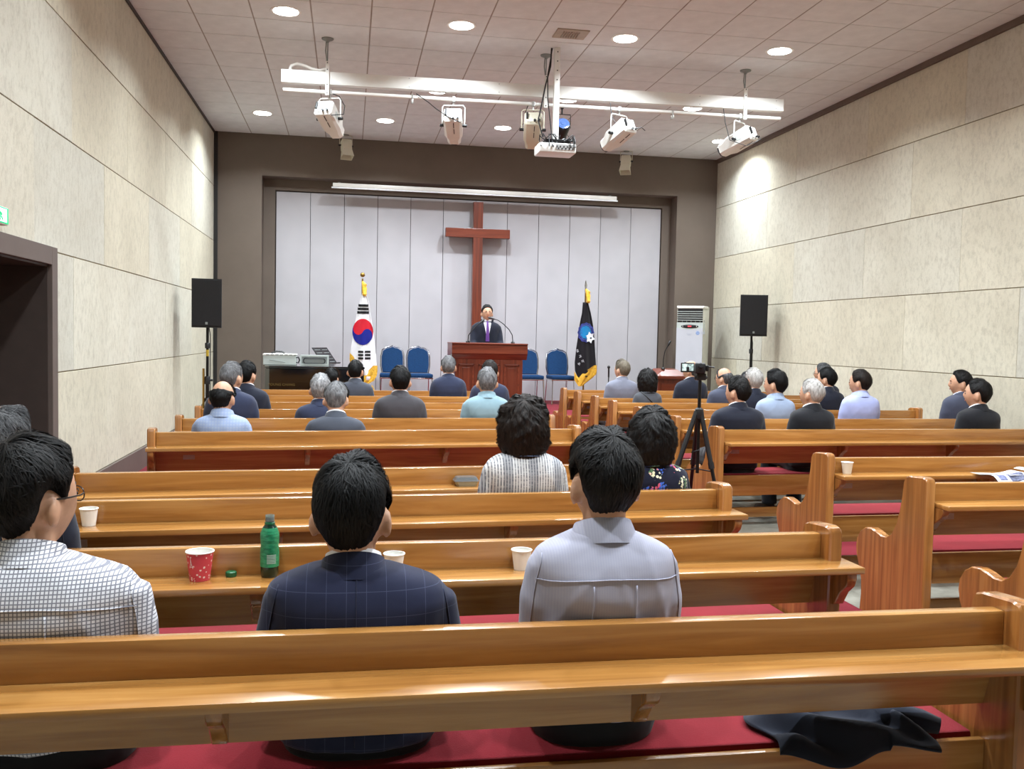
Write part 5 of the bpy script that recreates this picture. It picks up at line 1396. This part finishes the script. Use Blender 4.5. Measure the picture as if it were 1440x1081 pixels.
for z0, a0, a1 in ((.138, -1.9, -1.2), (.118, -1.7, -1.0), (.092, -2.1, -1.3), (.080, -1.9, -1.1)): b.tube([(.0305*math.cos(a), .0305*math.sin(a), z0) for a in np.linspace(a0, a1, 8)], .0007, 4)
b.obj('label_lines', plain('label_dark', (10, 60, 42), .5), t)
MB().lathe([(.0145, .166), (.016, .167), (.016, .173), (.0145, .174)], n=20).obj('neck_ring', plain('cap_green', (16, 96, 58), .35), t, SM)
MB().lathe([(.0138, .176), (.0142, .178), (.0142, .196), (.0125, .196), (.0125, .18)], n=20, cap=False).obj('neck_thread', plain('clear_plastic', (200, 214, 210), .1, trans=.7), t, SM)
p = shelf_at(325, 810, 'L', 1, .018)
t = thing('bottle_cap', 'green screw cap lying between red cup and bottle', 'bottle cap', (p.x, p.y, .7025))
MB().lathe([(.0155, 0), (.0165, .002), (.0165, .014), (.014, .0165), (.002, .017)], n=28).obj('cap_shell', MATS['cap_green'], t, SM)
b = MB()
for k in range(28): a = 2*PI*k/28; b.tube([(.0166*math.cos(a), .0166*math.sin(a), .002), (.0166*math.cos(a), .0166*math.sin(a), .013)], .0007, 4)
b.obj('grip_ribs', MATS['cap_green'], t)
# food box
p = shelf_at(655, 678.5, 'L', 3, .05)
t = thing('food_box', 'clear plastic food box with yellow contents', 'box', (p.x, p.y, .7025), .07)
cp_ = plain('clear_box', (222, 226, 228), .08, trans=.85)
def rr(hx, hy, z, c=.012): return [(hx-c, -hy, z), (hx, -hy+c, z), (hx, hy-c, z), (hx-c, hy, z), (-hx+c, hy, z), (-hx, hy-c, z), (-hx, -hy+c, z), (-hx+c, -hy, z)]
b = MB(); b.loft([rr(.052, .034, 0), rr(.062, .042, .024), rr(.064, .044, .026)]); b.obj('tray', plain('clear_box2', (214, 214, 190), .1, trans=.6), t)
MB().loft([rr(.050, .032, .002), rr(.058, .038, .017)]).obj('yellow_contents', plain('yellow_fruit', (206, 172, 50), .5, var=.15, scale=60), t)
MB().loft([rr(.065, .045, .026), rr(.062, .042, .030), rr(.052, .032, .047)]).obj('lid', cp_, t)
# brochure on the right-hand pew shelf
p = atz(1405, 668, .7025)
t = thing('brochure', 'open printed brochure drooping over the pew shelf edge', 'brochure', (p.x, p.y, .7025), .02)
def sheet(xa, xb, ya, yb, zf, name, mat, par=None, nx=14, ny=10, th=.0015):
    v = []; f = []
    for i in range(nx+1):
        for k in range(ny+1):
            x, y = xa+(xb-xa)*i/nx, ya+(yb-ya)*k/ny; v.append((x, y, zf(x, y)))
    for i in range(nx):
        for k in range(ny): a = i*(ny+1)+k; f.append((a, a+ny+1, a+ny+2, a+1))
    o = MB().add(v, f).obj(name, mat, par or t, PI)
    md = o.modifiers.new('thickness', 'SOLIDIFY'); md.thickness = th; md.offset = 1; return o
def droop(x, y):
    e = -.055
    return .004+.018*math.exp(-((x-.12)/.06)**2) - (max(0, e-y)*.75)
sheet(-.08, .14, -.15, .05, droop, 'left_page', plain('page', (222, 222, 232), .6, var=.02))
sheet(.14, .40, -.13, .05, lambda x, y: .012+.03*math.exp(-((x-.18)/.07)**2)-max(0, -.055-y)*.5, 'right_page', PAPER)
sheet(-.16, -.02, -.03, .05, lambda x, y: .006+.01*max(0, -.03-x)*3, 'under_page', plain('page_grey', (170, 168, 165), .6))
for (xa, xb, ya, yb, c) in ((-.055, -.005, -.085, -.03, (112, 118, 158)), (.015, .11, -.10, -.03, (92, 96, 122))):
    sheet(xa, xb, ya, yb, lambda x, y: droop(x, y)+.0022, 'printed_picture', plain('print%d' % c[0], c, .6, var=.35, scale=70))
b = MB()
for k in range(6): b.box(.02+.015*k, .031+.015*k, -.075, -.06, droop(.06, -.06)+.003, droop(.06, -.06)+.0045)
b.obj('printed_blocks', plain('print_white', (220, 222, 230), .6), t)
# dark coat on the nearest seat
def coat():
    p = atz(1165, 1025, .432)
    t = thing('folded_coat', 'dark navy coat crumpled on the red pew cushion', 'coat', (p.x, p.y, .44), -.05)
    rg = np.random.default_rng(3); ph = rg.uniform(0, 6.28, 12); v = []; f = []; nx, ny = 60, 34
    for i in range(nx+1):
        for k in range(ny+1):
            u, w_ = i/nx, k/ny; x = -.20+.42*u+.02*math.sin(w_*7+ph[0]); y = -.14+.26*w_+.02*math.sin(u*9+ph[1])
            edge = min(1, min(u, 1-u)*7)*min(1, min(w_, 1-w_)*6)
            z = .002+edge*(.030+.018*math.sin(u*10+3*math.sin(w_*5+ph[2])+ph[3])+.012*math.sin(w_*14+4*u+ph[4])+.03*math.exp(-((u-.55)/.14)**2-((w_-.6)/.2)**2))
            if y < -.085: z -= (-.085-y)*.55*(1 if u < .72 else .3)
            v.append((x, y, z))
    for i in range(nx):
        for k in range(ny): a = i*(ny+1)+k; f.append((a, a+ny+1, a+ny+2, a+1))
    o = MB().add(v, f).obj('coat_body', cloth('coat_navy', (26, 30, 42)), t, PI); md = o.modifiers.new('thickness', 'SOLIDIFY'); md.thickness = .006; md.offset = 1
    b = MB(); b.tube([(-.02, .05, .055), (.02, .02, .075), (.07, .01, .08), (.11, .03, .07), (.10, .07, .055)], [.014, .018, .02, .018, .012], 10); b.obj('coat_collar', cloth('coat_navy', (26, 30, 42)), t, PI)
    b = MB(); b.tube([(.12, -.03, .03), (.18, -.02, .035), (.25, -.03, .02), (.29, -.05, .012)], [.03, .034, .03, .022], 10); b.obj('coat_sleeve', cloth('coat_navy', (26, 30, 42)), t, PI)
    b = MB(); b.tube([(.135, .02, .075), (.10, .0, .083), (.05, .0, .086)], .012, 8); b.obj('leather_strap', plain('black_leather', (18, 17, 17), .35), t, PI)
coat()
# bag beside the right pew row
p = at(1262, 583, 7.9)
t = thing('tablet_case', 'flat black case lying on the pew shelf beside the right wall', 'case', (p.x+.06, rowY('R', 5, p.x)-.09, .703))
MB().box(-.13, .13, -.06, .02, 0, .022, .006).obj('case_shell', BLACK, t, SM); MB().box(-.12, .12, -.0615, -.0595, .009, .012).obj('zip', MGREY, t)

# camcorder on tripod in the aisle
cz = at(985, 518, 6.35)
TX_, TY_ = cz.x, 6.35
t = thing('tripod', 'black camera tripod with braced legs standing in the aisle', 'tripod', (TX_, TY_, .012))
hz_ = at(984, 579, 6.35).z-.012
zt_ = cz.z-.012-.035
MB().tube([(0, 0, hz_-.45), (0, 0, zt_-.04)], .0125, 10).obj('centre_column', BLACKM, t, SM)
b = MB(); b.lathe([(.03, hz_-.05), (.035, hz_-.01), (.03, hz_+.02), (.018, hz_+.03)], n=14); b.obj('shoulder', BLACK, t, SM)
for k, (ex, ey) in enumerate(((-.36, -.05), (.16, -.2), (.06, .34))):
    f = hz_; L = lambda q: (ex*(.06+.94*q)*1.0, ey*(.06+.94*q), f-(f-.0)*q)
    o = MB().tube([L(0), L(.4)], .019, 8).obj('leg', BLACK, t, SM)
    MB().tube([L(.38), L(.72)], .014, 8).obj('leg_section', BLACKM, o, SM); MB().tube([L(.7), L(.985)], .010, 8).obj('leg_section', BLACKM, o, SM)
    MB().tube([L(.38), L(.43)], .023, 8).obj('leg_lock', BLACK, o, SM); MB().tube([L(.69), L(.74)], .019, 8).obj('leg_lock', BLACK, o, SM)
    MB().tube([(0, 0, hz_-.42), L(.45)], .005, 6).obj('brace', BLACKM, t, SM)
    MB().ball(L(.99), .014, 8, 6).obj('rubber_foot', BLACK, o, SM)
b = MB(); b.box(-.035, .035, -.03, .03, zt_-.05, zt_, .006); b.tube([(-.04, 0, zt_-.03), (.05, 0, zt_-.03)], .012, 8); b.obj('pan_head', BLACK, t)
MB().tube([(0, -.02, hz_-.28), (-.07, -.06, hz_-.29)], .006, 6).obj('crank', BLACKM, t)
t = thing('camcorder', 'black camcorder with its lit flip-out screen open on the tripod', 'camcorder', (TX_, TY_, zt_+.0125), -.35)
b = MB(); b.box(-.04, .035, -.075, .09, .0, .075, .012); b.obj('camera_body', BLACK, t, SM)
MB().tube([(.0, .08, .04), (.0, .14, .042)], [.03, .033], 14).obj('lens_barrel', BLACKM, t, SM)
MB().tube([(.0, -.07, .055), (.0, -.115, .06)], .016, 10).obj('viewfinder', BLACK, t, SM)
MB().box(.035, .06, -.05, .04, .015, .06, .01).obj('hand_strap', BLACKM, t, SM)
b = MB(); b.tube([(0.05, .0, .05), (.10, -.01, .045)], .006, 6); b.obj('microphone_stub', BLACK, t, SM)
T = Matrix.Translation((-.045, -.02, .04)) @ Matrix.Rotation(.25, 4, 'Z')
b = MB(); b.box(-.10, .0, -.008, .004, -.035, .035, .004); b.xf(T); o = b.obj('flip_screen', BLACK, t)
def lcd():
    k = NT('lcd_picture'); v = k.coords(); n = k.noise(v, 40, 3)
    c = k.ramp(n, [(.35, (90, 110, 110)), (.5, (170, 190, 186)), (.65, (196, 210, 205))]); k.set(c, .3)
    k.l(c, k.b.inputs['Emission Color']); k.b.inputs['Emission Strength'].default_value = .7; return k.m
b = MB(); b.box(-.092, -.052, -.0095, -.008, -.024, .027); b.box(-.048, -.008, -.0095, -.008, -.024, .027); b.xf(T); b.obj('screen_picture', lcd(), o)
b = MB(); b.box(-.06, -.04, -.0102, -.0092, -.024, .004); b.xf(T); b.obj('screen_dark_figure', BLACK, o)

# ------------------------------------------------------------------ small repeated bits become parts of their own
SINGLE = {'bolts': 'bolt', 'side_vents': 'side_vent', 'tilt_knobs': 'tilt_knob', 'screw_heads': 'screw_head', 'pole_bolts': 'pole_bolt', 'focus_knobs': 'focus_knob', 'cooling_slots': 'cooling_slot',
          'vent_slats': 'vent_slat', 'hanging_cables': 'hanging_cable', 'ribs': 'rib', 'buttons': 'button', 'intake_slots': 'intake_slot', 'sockets': 'socket', 'printed_blocks': 'printed_block'}
STUFFY = ('perforations', 'grip_ribs', 'small_print', 'label_lines', 'cable_tangle', 'printed_lines')
def pieces(me):
    n = len(me.vertices); par = list(range(n))
    def find(a):
        while par[a] != a: par[a] = par[par[a]]; a = par[a]
        return a
    for p in me.polygons:
        r = find(p.vertices[0])
        for q in p.vertices[1:]: par[find(q)] = r
    out = {}
    for p in me.polygons: out.setdefault(find(p.vertices[0]), []).append(p)
    return list(out.values())
for o in list(bpy.data.objects):
    base = o.name.split('.')[0]
    if base in STUFFY: o['kind'] = 'stuff'
    if base in SINGLE and o.type == 'MESH':
        me = o.data; mat_ = me.materials[0]; par_ = o.parent
        for pcs in pieces(me):
            ids = sorted({v for p in pcs for v in p.vertices}); mp = {v: i for i, v in enumerate(ids)}
            MB().add([me.vertices[v].co[:] for v in ids], [tuple(mp[v] for v in p.vertices) for p in pcs]).obj(SINGLE[base], mat_, par_, SM)
        bpy.data.objects.remove(o)
